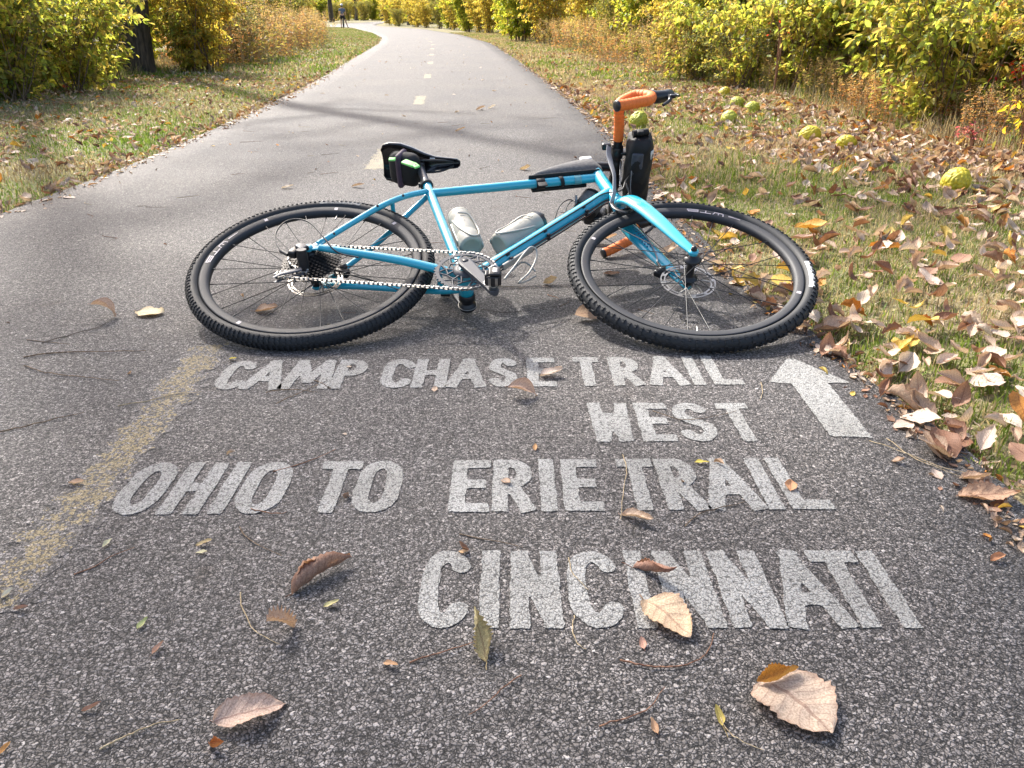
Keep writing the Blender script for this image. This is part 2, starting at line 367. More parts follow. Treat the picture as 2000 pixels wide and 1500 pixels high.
def clip_field(fn, x0, x1, y0, y1, st, z):
    """polygons covering fn<0 on a grid (marching cells)"""
    gx = np.arange(x0, x1 + st, st); gy = np.arange(y0, y1 + st, st); A, B = np.meshgrid(gx, gy); D = fn(A, B)
    V = []; F = []; idx = {}
    def vert(key, p):
        if key not in idx: idx[key] = len(V); V.append(p)
        return idx[key]
    for j in range(len(gy) - 1):
        for i in range(len(gx) - 1):
            c = [(i, j), (i + 1, j), (i + 1, j + 1), (i, j + 1)]; d = [D[q[1], q[0]] for q in c]
            if min(d) >= 0: continue
            poly = []
            for k in range(4):
                a, b = c[k], c[(k + 1) % 4]; da, db = d[k], d[(k + 1) % 4]
                if da < 0: poly.append(vert(a, (gx[a[0]], gy[a[1]], z)))
                if (da < 0) != (db < 0):
                    t = da / (da - db); ka = (a, b) if a < b else (b, a)
                    poly.append(vert(ka, (gx[a[0]] + t * (gx[b[0]] - gx[a[0]]), gy[a[1]] + t * (gy[b[1]] - gy[a[1]]), z)))
            if len(poly) >= 3: F.append(poly)
    return V, F
def arc(cx, cy, rx, ry, a0, a1, n=14):
    return [(cx + rx * math.cos(R(a0 + (a1 - a0) * i / n)), cy + ry * math.sin(R(a0 + (a1 - a0) * i / n))) for i in range(n + 1)]
# letters as centre lines in a 0..1 box (already inset by half a stroke); 'B' flat ended bar, 'P' polyline
GL = {
 'C': [('P', arc(.5, .70, .5, .30, 25, 180) + arc(.5, .30, .5, .30, 180, 335))],
 'O': [('P', arc(.5, .70, .5, .30, 0, 180) + arc(.5, .30, .5, .30, 180, 360) + [(1, .70)])],
 'S': [('P', arc(.5, .76, .46, .24, 25, 180, 10) + [(.1, .64), (.5, .5), (.9, .37)] + arc(.5, .25, .48, .25, 5, -155, 10))],
 'A': [('B', (0, 0), (.5, 1)), ('B', (1, 0), (.5, 1)), ('B', (.2, .32), (.8, .32))],
 'M': [('B', (0, 0), (.13, 1)), ('B', (1, 0), (.87, 1)), ('B', (.13, 1), (.5, .25)), ('B', (.87, 1), (.5, .25))],
 'W': [('B', (0, 1), (.12, 0)), ('B', (1, 1), (.88, 0)), ('B', (.12, 0), (.5, .65)), ('B', (.88, 0), (.5, .65))],
 'P': [('B', (0, 0), (0, 1)), ('P', [(0, 1), (.45, 1)] + arc(.5, .755, .5, .245, 80, -80) + [(.45, .51), (0, .51)])],
 'R': [('B', (0, 0), (0, 1)), ('P', [(0, 1), (.45, 1)] + arc(.45, .755, .5, .245, 80, -80) + [(.4, .51), (0, .51)]), ('B', (.42, .5), (1, 0))],
 'H': [('B', (0, 0), (0, 1)), ('B', (1, 0), (1, 1)), ('B', (0, .5), (1, .5))],
 'E': [('B', (0, 0), (0, 1)), ('B', (0, 1), (1, 1)), ('B', (0, .52), (.82, .52)), ('B', (0, 0), (1, 0))],
 'T': [('B', (.5, 0), (.5, 1)), ('B', (0, 1), (1, 1))],
 'I': [('B', (.5, 0), (.5, 1))],
 'L': [('B', (0, 0), (0, 1)), ('B', (0, 0), (1, 0))],
 'N': [('B', (0, 0), (0, 1)), ('B', (1, 0), (1, 1)), ('B', (.02, .98), (.98, .02))],
}
def letter_sdf(ch, x0, x1, y0, y1, hw):
    segs = []
    sx, sy = max(x1 - x0 - 2 * hw, 1e-4), y1 - y0 - 2 * hw
    T = lambda p: (x0 + hw + p[0] * sx, y0 + hw + p[1] * sy)
    for s in GL[ch]:
        if s[0] == 'B': segs.append((T(s[1]), T(s[2]), True))
        else:
            pts = [T(p) for p in s[1]]; segs += [(pts[i], pts[i + 1], False) for i in range(len(pts) - 1)]
    def fn(X, Y):
        D = np.full(X.shape, 9.0)
        for (a, b, flat) in segs:
            ax, ay = a; dx, dy = b[0] - ax, b[1] - ay; L = math.hypot(dx, dy) + 1e-9; ux, uy = dx / L, dy / L
            s_ = (X - ax) * ux + (Y - ay) * uy; p = np.abs(-(X - ax) * uy + (Y - ay) * ux)
            if flat: d = np.maximum(p - hw, np.maximum(-hw - s_, s_ - L - hw))
            else:
                sc = np.clip(s_, 0, L); d = np.hypot(X - (ax + sc * ux), Y - (ay + sc * uy)) - hw
            D = np.minimum(D, d)
        return D
    return fn
HW = .0142
def paint_line(words, ytop, ybot, label):
    """words: (letter, x0, x1) at the baseline in photo pixels; ytop/ybot: functions of x"""
    V = []; F = []
    for q, (ch, a, b) in enumerate(words):
        mid = (a + b) / 2; yb = G(mid, ybot(mid))[1]; yt = G(mid + (1000 - mid) * .08, ytop(mid))[1]
        x0 = G(a, ybot(mid))[0]; x1 = G(b, ybot(mid))[0]
        if ch == 'I': c = (x0 + x1) / 2; x0, x1 = c - HW, c + HW
        f0 = letter_sdf(ch, x0, x1, yb, yt, HW)
        fn = lambda X, Y: f0(X, Y) + .0022 * (vnoise(X, Y, 260, 11) - .5) + .0030 * (vnoise(X, Y, 45, 12) - .5)
        v, f = clip_field(fn, x0 - .006, x1 + .006, yb - .006, yt + .006, .0028, .0016)
        b0 = len(V); V += v; F += [[i + b0 for i in p] for p in f]
    me = bpy.data.meshes.new('painted_words'); me.from_pydata(V, [], F); me.materials.append(MAT['white']); me.update()
    return tag(link('painted_words', me, path), label)
paint_line([('C', 407, 470), ('A', 463, 545), ('M', 541, 641), ('P', 639, 702), ('C', 736, 802), ('H', 801, 870), ('A', 870, 948), ('S', 951, 1012), ('E', 1030, 1088), ('T', 1127, 1180), ('R', 1200, 1261), ('A', 1272, 1349), ('I', 1356, 1380), ('L', 1396, 1457)],
           lambda x: 706 - (x - 430) * .010, lambda x: 762 - (x - 430) * .0100, 'white painted words CAMP CHASE TRAIL just in front of the bicycle')
paint_line([('W', 1160, 1244), ('E', 1258, 1326), ('S', 1333, 1412), ('T', 1432, 1500)], lambda x: 788, lambda x: 863, 'white painted word WEST beside the arrow')
paint_line([('O', 198, 290), ('H', 301, 386), ('I', 406, 429), ('O', 442, 537), ('T', 591, 677), ('O', 677, 770), ('E', 874, 954), ('R', 960, 1044), ('I', 1058, 1089), ('E', 1104, 1182), ('T', 1224, 1300), ('R', 1306, 1388), ('A', 1388, 1500), ('I', 1502, 1536), ('L', 1548, 1632)],
           lambda x: 905 - (x - 240) * .0073, lambda x: 1007 - (x - 240) * .0088, 'white painted words OHIO TO ERIE TRAIL')
paint_line([('C', 808, 914), ('I', 936, 972), ('N', 996, 1100), ('C', 1118, 1229), ('I', 1248, 1283), ('N', 1312, 1421), ('N', 1433, 1541), ('A', 1543, 1678), ('T', 1652, 1757), ('I', 1767, 1801)],
           lambda x: 1077, lambda x: 1228, 'white painted word CINCINNATI nearest the viewer')
def poly_sdf(P):
    P = [np.array(p) for p in P]
    def fn(X, Y):
        d = np.full(X.shape, 9.0); s = np.ones(X.shape)
        for i in range(len(P)):
            a, b = P[i], P[i - 1]; e = b - a; wx = X - a[0]; wy = Y - a[1]
            t = np.clip((wx * e[0] + wy * e[1]) / e.dot(e), 0, 1); d = np.minimum(d, np.hypot(wx - e[0] * t, wy - e[1] * t))
            c1 = Y >= a[1]; c2 = Y < b[1]; c3 = e[0] * wy > e[1] * wx
            s = np.where((c1 & c2 & c3) | (~c1 & ~c2 & ~c3), -s, s)
        return s * d
    return fn
ap = [G(*p) for p in [(1536, 702), (1550, 701), (1659, 748), (1617, 749), (1704, 856), (1622, 853), (1546, 750), (1501, 747)]]
f0 = poly_sdf(ap); xsA = [p[0] for p in ap]; ysA = [p[1] for p in ap]
v, f = clip_field(lambda X, Y: f0(X, Y) + .004 * (vnoise(X, Y, 190, 13) - .5), min(xsA) - .01, max(xsA) + .01, min(ysA) - .01, max(ysA) + .01, .0028, .0016)
me = bpy.data.meshes.new('painted_arrow'); me.from_pydata(v, [], f); me.materials.append(MAT['white']); me.update()
tag(link('painted_arrow', me, path), 'white painted arrow pointing up the trail')
dash = [(.86, 1.88), (4.46, 5.36), (8.08, 9.0), (11.75, 12.6), (15.4, 16.3), (19.0, 19.9), (22.7, 23.6), (26.4, 27.3), (30, 30.9), (33.7, 34.6)]
for i, (a, b) in enumerate(dash):
    def cx(y): return edge_x(LE, y) * .52 + edge_x(RE, y) * .48 - .03 * (np.asarray(y) < 3)
    def fn(X, Y):
        d = np.maximum(np.abs(X - cx(Y)) - .052, np.maximum(a - Y, Y - b)); return d + .05 * (vnoise(X, Y, 60, 20 + i) - .5) * (1 if i < 3 else .4)
    c0, c1 = float(cx(np.float64(a))), float(cx(np.float64(b)))
    v, f = clip_field(fn, min(c0, c1) - .08, max(c0, c1) + .08, a - .02, b + .02, .006 if i < 2 else .012 if i < 4 else .03, .0008)
    me = bpy.data.meshes.new('centre_dash'); me.from_pydata(v, [], f); me.materials.append(MAT['yellow' if i == 0 else 'yellowfar']); me.update(); VV = np.array(v); fa_ = me.color_attributes.new('Fade', 'FLOAT_COLOR', 'POINT'); q_ = np.clip(-fn(VV[:, 0], VV[:, 1]) / .035, 0, 1); fa_.data.foreach_set('color', np.stack([q_, q_, q_, q_ * 0 + 1], 1).astype(np.float32).ravel())
    link('centre_dash', me, path)

# ------------------------------------------------------------------ the bicycle: x forward, y up its frame, z out of its drive side
FR = np.array([[.9999, -.015, .0007], [.0141, .951, .309], [-.0053, -.309, .9511]]); BC = np.array([-.576, 2.1481, -.6524 + CAM_H])
FR[1] = np.cross(FR[2], FR[0])
def BM(O):
    O = np.array(O, float); p = BC + O @ FR; M = Matrix.Identity(4)
    for i in range(3):
        for j in range(3): M[i][j] = FR[j][i]
        M[i][3] = p[i]
    return M
def bp(px, py, z=0.0):
    """photo pixel -> bicycle coordinates on the plane z above the frame's middle"""
    r = ray(px, py); o = np.array([0, 0, CAM_H]); q0 = BC + z * FR[2]; t = (q0 - o).dot(FR[2]) / r.dot(FR[2]); q = o + r * t - BC
    return np.array([q.dot(FR[0]), q.dot(FR[1]), z])
BO = np.array([.54, -.35, 0])
bike = empty('bicycle', BM(BO)); tag(bike, 'turquoise gravel bicycle with orange bar tape lying on its side across the asphalt trail', 'bicycle')
def part(mb, name, mats, parent=None, label=None):
    o = mb.build(name, mats, parent or bike, BO)
    if label: o['label'] = label
    return o
WB = 1.0877
def ringpt(c, r, a, z): return np.array([c[0] + r * math.cos(a), c[1] + r * math.sin(a), c[2] + z])
FONT = {  # small stroke font for marks on tyre, rim and bottles
 'T': [((0, 1), (1, 1)), ((.5, 1), (.5, 0))], 'E': [((0, 0), (0, 1)), ((0, 1), (1, 1)), ((0, .5), (.8, .5)), ((0, 0), (1, 0))],
 'R': [((0, 0), (0, 1)), ((0, 1), (1, 1)), ((1, 1), (1, .5)), ((1, .5), (0, .5)), ((.4, .5), (1, 0))], 'A': [((0, 0), (.5, 1)), ((.5, 1), (1, 0)), ((.25, .35), (.75, .35))],
 'V': [((0, 1), (.5, 0)), ((.5, 0), (1, 1))], 'I': [((.5, 0), (.5, 1))], 'L': [((0, 1), (0, 0)), ((0, 0), (1, 0))],
 'W': [((0, 1), (.1, 0)), ((.1, 0), (.5, 0)), ((.5, 0), (.5, .8)), ((.5, 0), (.9, 0)), ((.9, 0), (1, 1))],
 'B': [((0, 0), (0, 1)), ((0, 1), (.9, 1)), ((.9, 1), (.9, .55)), ((0, .5), (1, .5)), ((1, .5), (1, 0)), ((1, 0), (0, 0))],
}
def stroke_marks(mb, text, place, lw, lh, gap, th, mi=0):
    """place(s, t) -> 3d point; s runs along the text, t up"""
    x = 0
    for ch in text:
        for k, (a, b) in enumerate(FONT.get(ch, [])):
            p = np.array([x + a[0] * lw, a[1] * lh]); q = np.array([x + b[0] * lw, b[1] * lh]); d = q - p; L = np.linalg.norm(d); d /= L; n_ = np.array([-d[1], d[0]]) * th / 2
            p = p - d * th * .45; q = q + d * th * .45
            mb.add([place(*(p - n_), k), place(*(q - n_), k), place(*(q + n_), k), place(*(p + n_), k)], [(0, 1, 2, 3)], mi, False)
        x += lw + gap
def wheel(c, front):
    c = np.array(c, float)
    # rim: the wheel's own mesh
    rim = MB(); rim.lathe([(.288, -.009), (.2865, 0), (.288, .009), (.296, .0135), (.3085, .0145), (.3135, .0145), (.3135, .0125), (.3085, .011), (.3085, -.011), (.3135, -.0125), (.3135, -.0145), (.3085, -.0145), (.296, -.0135)], c, seg=120, closed=True)
    wl = part(rim, 'wheel', MAT['rim'])
    ty = MB(); prof = []
    for i in range(20):
        b = 2 * math.pi * i / 20; prof.append((.3305 + .0195 * math.cos(b) * (1.0 if math.cos(b) > 0 else .92), .0215 * math.sin(b)))
    ty.lathe(prof, c, seg=150, closed=True)
    rows = [(0, .006, .010), (28, .0065, .007), (-28, .0065, .007), (52, .006, .006), (-52, .006, .006), (70, .0055, .0075), (-70, .0055, .0075)]
    nk = 118 if front else 150
    for ri, (deg, wd, ln) in enumerate(rows):
        for k in range(nk):
            if front and abs(deg) == 28 and k % 2: continue
            a = 2 * math.pi * (k + (.5 if ri % 2 else 0)) / nk; b = R(deg + (4 if k % 2 else -3)); rr = .3305 + .0203 * math.cos(b)
            p = ringpt(c, rr, a, .0222 * math.sin(b)); tang = np.array([-math.sin(a), math.cos(a), 0]); nn = np.array([math.cos(a) * math.cos(b), math.sin(a) * math.cos(b), math.sin(b)])
            M = np.stack([tang, np.cross(nn, tang), nn], 1); ty.box(p, (ln if front else ln * .8, wd, .0042), M)
    tyre = part(ty, 'tyre', [MAT['rubber']], wl)
    # raised pale maker's patch with its word, on the upward sidewall
    pt = MB(); a0 = 92 if not front else 3; dirn = -1 if not front else 1
    if front: a0, a1 = 2, -20
    else: a0, a1 = 97, 74
    def side(r, a, e=0.0):
        x_ = (r - .3305); z = .0215 * math.sqrt(max(0, 1 - (x_ / .0195) ** 2)); return ringpt(c, r, a, z + .0006 + e)
    K = 26; V = []; F = []
    for i in range(K + 1):
        a = R(a0 + (a1 - a0) * i / K)
        for r in (.3235, .329, .335, .3395): V.append(side(r, a))
    for i in range(K):
        for j in range(3): F.append((i * 4 + j, (i + 1) * 4 + j, (i + 1) * 4 + j + 1, i * 4 + j + 1))
    pt.add(V, F)
    tm = part(pt, 'tyre_patch', MAT['decalwhite'] if front else MAT['rubbergrey'], wl)
    tx = MB(); arcL = abs(R(a1 - a0)) * .331; lw = (arcL * .82) / 8 * .72; gp = (arcL * .82) / 8 * .28
    def pl(s, t, k): return side(.3262 + t, R(a0) + (-1) * (s + arcL * .09) / .331, .0006 + k * .00004)
    stroke_marks(tx, 'TERAVAIL', pl, lw, .0095, gp, .0019)
    part(tx, 'tyre_lettering', MAT['rubbergrey'] if front else MAT['rim'], wl)
    # rim decals on the upward face
    def rimp(r, a, e=.0): return ringpt(c, r, a, np.interp(r, [.296, .3085, .3135], [.0135, .0145, .0145]) + .0005 + e)
    def band(aa, da):
        V = []; dc = MB()
        for i in range(5):
            a = R(aa + da * i / 4)
            for r in (.2965, .302, .3085): V.append(rimp(r, a))
        dc.add(V, [(i * 3 + j, i * 3 + 3 + j, i * 3 + 4 + j, i * 3 + 1 + j) for i in range(4) for j in range(2)], 0, False); part(dc, 'rim_stripe', MAT['decal'], wl)
    if front: bands = [-26, 152]; txt0 = 62
    else: bands = [86, 128, 45, -118]; txt0 = 158
    for a in bands: band(a, 2.0)
    def rp(s, t, k): return rimp(.3075 - t, R(txt0) + s / .302, .0002 + k * .00004)
    dc = MB(); stroke_marks(dc, 'WTB', rp, .032, .0102, .008, .0034)
    for i in range(1):
        V = [];  ta = txt0 - 10
        for k_ in range(9):
            a = R(ta + k_ * .9); V += [rimp(.3045 - .0002 * k_, a), rimp(.3065 + .0001 * k_, a)]
        dc.add(V, [(2 * k_, 2 * k_ + 2, 2 * k_ + 3, 2 * k_ + 1) for k_ in range(8)], 0, False)
    part(dc, 'rim_lettering', MAT['decal'], wl)
    # hub
    hb = MB()
    if front: pr = [(.006, .062), (.0095, .06), (.0095, .046), (.016, .044), (.021, .040), (.0265, .034), (.0265, .031), (.015, .026), (.0125, .02), (.0125, -.02), (.016, -.026), (.025, -.029), (.025, -.032), (.018, -.036), (.014, -.05), (.006, -.055)]
    else: pr = [(.006, .066), (.010, .064), (.012, .02), (.027, .017), (.027, .013), (.014, .008), (.013, -.022), (.026, -.028), (.026, -.031), (.016, -.04), (.012, -.06), (.006, -.064)]
    hb.lathe(pr, c, seg=28); part(hb, 'hub', MAT['blackmetal'], wl)
    sp = MB(); ns = 28; fl = [(.0245, .032 if front else .015), (.024, -.0305)]
    for k in range(ns):
        a = 2 * math.pi * k / ns + .05; fr_, fz = fl[k % 2]; off = (1 if (k // 2) % 2 else -1) * 1.05
        p = ringpt(c, .287, a, .004 * (1 if k % 2 == 0 else -1)); q = ringpt(c, fr_, a + off, fz)
        sp.tube([p, q], .00125, 5, cap=False)
        d = (q - p) / np.linalg.norm(q - p); sp.tube([p, p + d * .012], .0019, 5)
    part(sp, 'spokes', MAT['blackmetal'], wl)
    va = R(86) if not front else R(-95)
    vv = MB(); vv.tube([ringpt(c, .288, va, 0), ringpt(c, .262, va, 0)], [.003, .0028, .0022], 8); part(vv, 'valve', MAT['steel'], wl)
    ro = MB(); zr = -.043
    def annul(r0, r1, z, th, a0=0, a1=360, n=80):
        V = []
        for i in range(n + 1):
            a = R(a0 + (a1 - a0) * i / n)
            V += [ringpt(c, r0, a, z - th / 2), ringpt(c, r1, a, z - th / 2), ringpt(c, r1, a, z + th / 2), ringpt(c, r0, a, z + th / 2)]
        ro.add(V, [(i * 4 + j, i * 4 + (j + 1) % 4, i * 4 + 4 + (j + 1) % 4, i * 4 + 4 + j) for i in range(n) for j in range(4)], 0, False)
    annul(.0755, .080, zr, .0018); annul(.065, .0695, zr, .0018)
    for k in range(12): annul(.069, .076, zr, .0018, k * 30, k * 30 + 9, 3)
    for k in range(6):
        a = R(60 * k); ro.tube([ringpt(c, .020, a + .5, zr), ringpt(c, .045, a + .15, zr), ringpt(c, .066, a, zr)], .0026, 4, sq=(1.2, .4))
    part(ro, 'disc_rotor', MAT['steel'], wl)
    return wl
wr = wheel((0, 0, 0), False); wr['label'] = 'rear wheel with cassette'
wf = wheel((WB, 0, 0), True); wf['label'] = 'front wheel at the grass edge'

# frame
fm = MB(); BB = np.array([.447, -.072, 0]); SC = np.array([.303, .418, 0]); STT = np.array([.2865, .474, 0]); HT = np.array([.849, .580, 0]); HB = np.array([.908, .372, 0])
fm.tube([BB, SC, STT], [.0155, .0155, .0155], 16)
fm.tube([SC + [-.004, .006, 0], np.array([.861, .531, 0])], [.0142, .0155], 16)
fm.tube([BB + [.005, .01, 0], np.array([.888, .425, 0])], [.0205, .0215], 18)
fm.lathe([(.0165, .0), (.0235, .0), (.0235, .006), (.0215, .012), (.0212, .19), (.0232, .200), (.0232, .212), (.0165, .212)], HB, HT - HB, 24)
fm.lathe([(.021, -.037), (.0225, -.035), (.0225, .035), (.021, .037)], BB, (0, 0, 1), 20)
for s in (1, -1):
    fm.tube(spline([(.438, -.066, .024 * s), (.37, -.056, .036 * s), (.26, -.032, .049 * s), (.14, -.010, .057 * s), (.03, .004, .066 * s)], 6), [.012, .0125, .012, .011, .0095], 12, sq=(1, 1.15), up=(0, 1, 0))
    fm.tube(spline([(.022, .022, .066 * s), (.09, .125, .063 * s), (.165, .243, .055 * s), (.225, .338, .036 * s), (.29, .420, .010 * s)], 6), [.0085, .0090, .0095, .0095, .0095], 12)
    fm.box((.012, .004, .066 * s), (.052, .026, .006), [[.99, -.1, 0], [.1, .99, 0], [0, 0, 1]], bev=.0028)
    fm.box((.024, .022, .066 * s), (.022, .036, .006), [[.85, .5, 0], [-.5, .85, 0], [0, 0, 1]], bev=.0028)
    fm.lathe([(.0, .0075), (.011, .0072), (.013, .004), (.013, -.004)], (.0, 0, .066 * s), (0, 0, s), 16)
fm.tube([(.198, .292, .046), (.198, .292, -.046)], .0072, 10)
fm.tube([(.372, -.052, .03), (.372, -.052, -.03)], .008, 10)
frame = part(fm, 'frame', MAT['blue'])
for p in [(.163, .233, .064), (.228, .33, .044), (.06, .07, .068)]:
    fb = MB(); fb.lathe([(0, .006), (.0035, .005), (.0042, 0)], p, (0, 0, 1), 10); part(fb, 'mount_bolt', MAT['blackplastic'], frame)
for f_ in (.25, .5, .78):
    q = BB + (np.array([.888, .425, 0]) - BB) * f_
    fb = MB(); fb.box(q + [.006, -.008, .0195], (.013, .010, .006), [[.66, -.75, 0], [.75, .66, 0], [0, 0, 1]], bev=.002); part(fb, 'cable_guide', MAT['blackplastic'], frame)
    fb = MB(); fb.box(q + [.017, -.0155, .004], (.012, .008, .02), [[.66, -.75, 0], [.75, .66, 0], [0, 0, 1]], bev=.002); part(fb, 'cable_guide', MAT['blackplastic'], frame)
cl = MB(); cl.lathe([(.0165, 0), (.0215, .001), (.0215, .015), (.0165, .016)], STT + [.001, -.006, 0], STT - BB, 20); cl.box(STT + [-.022, .004, 0], (.014, .012, .016), bev=.003)
part(cl, 'seat_clamp', MAT['blackmetal'], frame)
# head badge-less bands on the top tube
# fork
fk = MB(); CR = np.array([.921, .338, 0]); ax_ = (HT - HB) / np.linalg.norm(HT - HB)
fk.lathe([(.0, -.03), (.022, -.028), (.0245, -.012), (.0245, -.002), (.02, .0)], HB, ax_, 20)
for s in (1, -1):
    P = spline([HB - ax_ * .018 + [0, 0, .006 * s], (.934, .318, .040 * s), (.963, .262, .054 * s), (1.015, .155, .0585 * s), (1.062, .052, .0585 * s), (1.086, .004, .0585 * s)], 7)
    fk.tube(P, [.0225, .0300, .0295, .0255, .0185, .0150], 18, sq=(1.0, .45), up=(0, 0, 1))
    fk.lathe([(0, .0075), (.0085, .0072), (.0095, .0045), (.0145, .0042), (.0150, 0), (.014, -.006)], (WB, 0, .0585 * s), (0, 0, s), 22)
fork = part(fk, 'fork', MAT['blue'])
tb = MB(); q1 = SC + (np.array([.861, .531, 0]) - SC) * .87; tb.lathe([(.01555, -.012), (.0157, -.011), (.0157, .011), (.01555, .012)], q1, np.array([.861, .531, 0]) - SC, 20); part(tb, 'grey_band', simple('greyish_tape_band', (.13, .33, .37), .5, noise=.2), frame)
dt = MB()
for i in range(9):
    for j in range(3):
        p0 = np.array([.950, .290, -.054]) + (np.array([1.0, .19, -.058]) - np.array([.950, .290, -.054])) * (i / 8); p = p0 + np.array([.9, .43, 0]) * .0105 * (j - 1) + np.array([.45, -.9, 0]) * (.0035 if j == 1 else 0) + [0, 0, .0146 - .0018 * abs(j - 1)]
        dt.lathe([(0, .0008), (.0034, .0007), (.0034, -.002)], p, (0, 0, 1), 8)
part(dt, 'fork_dots', MAT['bluedk'], fork)
ab = MB(); ab.lathe([(0, .012), (.006, .011), (.0085, .006), (.009, 0)], (WB, 0, .0655), (0, 0, 1), 14); part(ab, 'axle_bolt', MAT['blackmetal'], fork)
sc_ = MB(); sc_.lathe([(.022, 0), (.0235, .001), (.0235, .008), (.019, .014), (.017, .05), (.0165, .055), (0, .056)], HT, ax_, 20); part(sc_, 'headset', MAT['blackmetal'])
# crankset
CC = np.array([.449, -.078, 0]); cs = MB(); zc = .047
def cog(mb, c, r, z, teeth, th=.0022, rin=None, mi=0):
    V = []; n = teeth * 4
    for i in range(n):
        a = 2 * math.pi * i / n; rr = r + (.0026 if i % 4 in (0, 1) else -.0026)
        V += [ringpt(c, rin or r * .5, a, z - th / 2), ringpt(c, rr, a, z - th / 2), ringpt(c, rr, a, z + th / 2), ringpt(c, rin or r * .5, a, z + th / 2)]
    mb.add(V, [(i * 4 + j, i * 4 + (j + 1) % 4, ((i + 1) % n) * 4 + (j + 1) % 4, ((i + 1) % n) * 4 + j) for i in range(n) for j in range(4)], mi, False)
cog(cs, CC, .0855, zc, 42, .0026, .0735)
for k in range(12):
    a = R(30 * k + 8); p = ringpt(CC, .078, a, zc); q = ringpt(CC, .056, a + R(15), zc); q2 = ringpt(CC, .056, a - R(15), zc)
    cs.tube([p, q], .0038, 4, sq=(1, .5), up=(0, 0, 1))
    if k % 2 == 0: cs.tube([p, q2], .0036, 4, sq=(1, .5), up=(0, 0, 1))
    cs.tube([q, ringpt(CC, .034, a + R(15 + (8 if k % 2 else -8)), zc + .004)], .0038, 4, sq=(1, .5), up=(0, 0, 1)); cs.tube([ringpt(CC, .055, a + R(15), zc), ringpt(CC, .050, a + R(45), zc)], .0034, 4, sq=(1, .5), up=(0, 0, 1))
cs.lathe([(.036, .002), (.036, .006), (.024, .012), (.018, .012)], CC + [0, 0, zc - .002], (0, 0, 1), 28)
crk = part(cs, 'chainring', MAT['crank'])
def arm(c, e, z0, z1, s, name):
    m = MB(); d = e - c; L = np.linalg.norm(d[:2]); u = np.array([d[0] / L, d[1] / L, 0]); v_ = np.array([-u[1], u[0], 0]); st = []
    for f_, wv in [(-.10, .010), (-.06, .0165), (0, .0195), (.12, .0185), (.5, .0145), (.9, .0125), (1.0, .0135), (1.05, .0115), (1.085, .006)]:
        p = c + u * L * f_; zz = z0 + (z1 - z0) * max(0, min(1, f_)); st.append((p, wv, zz))
    V = []
    for p, wv, zz in st:
        for (a, b) in [(-1, -.7), (-.75, -1), (.75, -1), (1, -.7), (1, .7), (.72, 1), (-.72, 1), (-1, .7)]: V.append(np.array([p[0], p[1], zz]) + v_ * wv * a + np.array([0, 0, .0075 * b]))
    n = len(st); m.add(V, [(i * 8 + k, i * 8 + (k + 1) % 8, (i + 1) * 8 + (k + 1) % 8, (i + 1) * 8 + k) for i in range(n - 1) for k in range(8)], 0, False)
    m.add(V[:8], [tuple(range(8))]); m.add(V[-8:], [tuple(range(8))])
    return part(m, name, MAT['crank'])
CE = CC + np.array([.083, -.154, 0]); CN = CC - np.array([.083, -.154, 0])
a1 = arm(CC, CE, .073, .094, 1, 'crank_arm'); a2 = arm(CC, CN, -.073, -.094, -1, 'crank_arm')
m = MB(); m.lathe([(.0, .0012), (.0092, .0012), (.0092, 0)], CC + [0, 0, .0808], (0, 0, 1), 20); part(m, 'axle_end', MAT['blackplastic'], a1)
m = MB(); m.lathe([(.020, -.032), (.023, -.036), (.024, -.050), (.017, -.056), (.017, -.064), (.024, -.067), (.026, -.078), (.024, -.083), (0, -.084)], CC, (0, 0, 1), 24)
part(m, 'bearing_cup', MAT['blackmetal'], a2)
m = MB(); m.lathe([(.0262, -.0705), (.0275, -.0715), (.0275, -.0735), (.0262, -.0745)], CC, (0, 0, 1), 24, closed=True); part(m, 'bearing_ring', MAT['steel'], a2)
def pedal(e, z, s, L=.054):
    m = MB(); m.lathe([(.0125, 0), (.0125, .004), (.008, .006), (.0072, .014), (.0095, .016), (.0105, .03), (.0105, L)], e + [0, 0, z], (0, 0, s), 16)
    for q in (-1, 1):
        m.box(e + [0, .013 * q, z + s * (L * .62)], (.034, .010, L * .5), bev=.003); m.box(e + [.016 * q, 0, z + s * L * .62], (.010, .024, L * .62), bev=.003)
    m.box(e + [.004, .0, z + s * L * .98], (.030, .034, .007), bev=.003)
    for q in (-.009, .009): m.box(e + [q, -.0185, z + s * L * .62], (.007, .0015, L * .4), bev=.0005, mi=1)
    m.box(e + [.006, .0, z + s * (L * 1.05)], (.012, .020, .003), bev=.001, mi=1)
    pd = part(m, 'pedal', [MAT['blackmetal'], MAT['steel']])
    k = MB(); k.tube(spline([e + [-.018, -.012, z + s * L * .35], e + [-.024, .0, z + s * L * .3], e + [-.016, .014, z + s * L * .35]], 5), .0022, 6)
    part(k, 'cleat_clip', MAT['steel'], pd); k = MB(); k.tube(spline([e + [-.012, .018, z + s * L * .9], e + [.004, .024, z + s * L * 1.0], e + [.018, .014, z + s * L * .9]], 5), .0026, 6)
    k.lathe([(.0076, .006), (.0085, .0065), (.0085, .0095), (.0076, .01)], e + [0, 0, z], (0, 0, s), 14)
    part(k, 'cleat_clip', MAT['steel'], pd)
pedal(CE, .100, 1); pedal(CN, -.100, -1, .045)
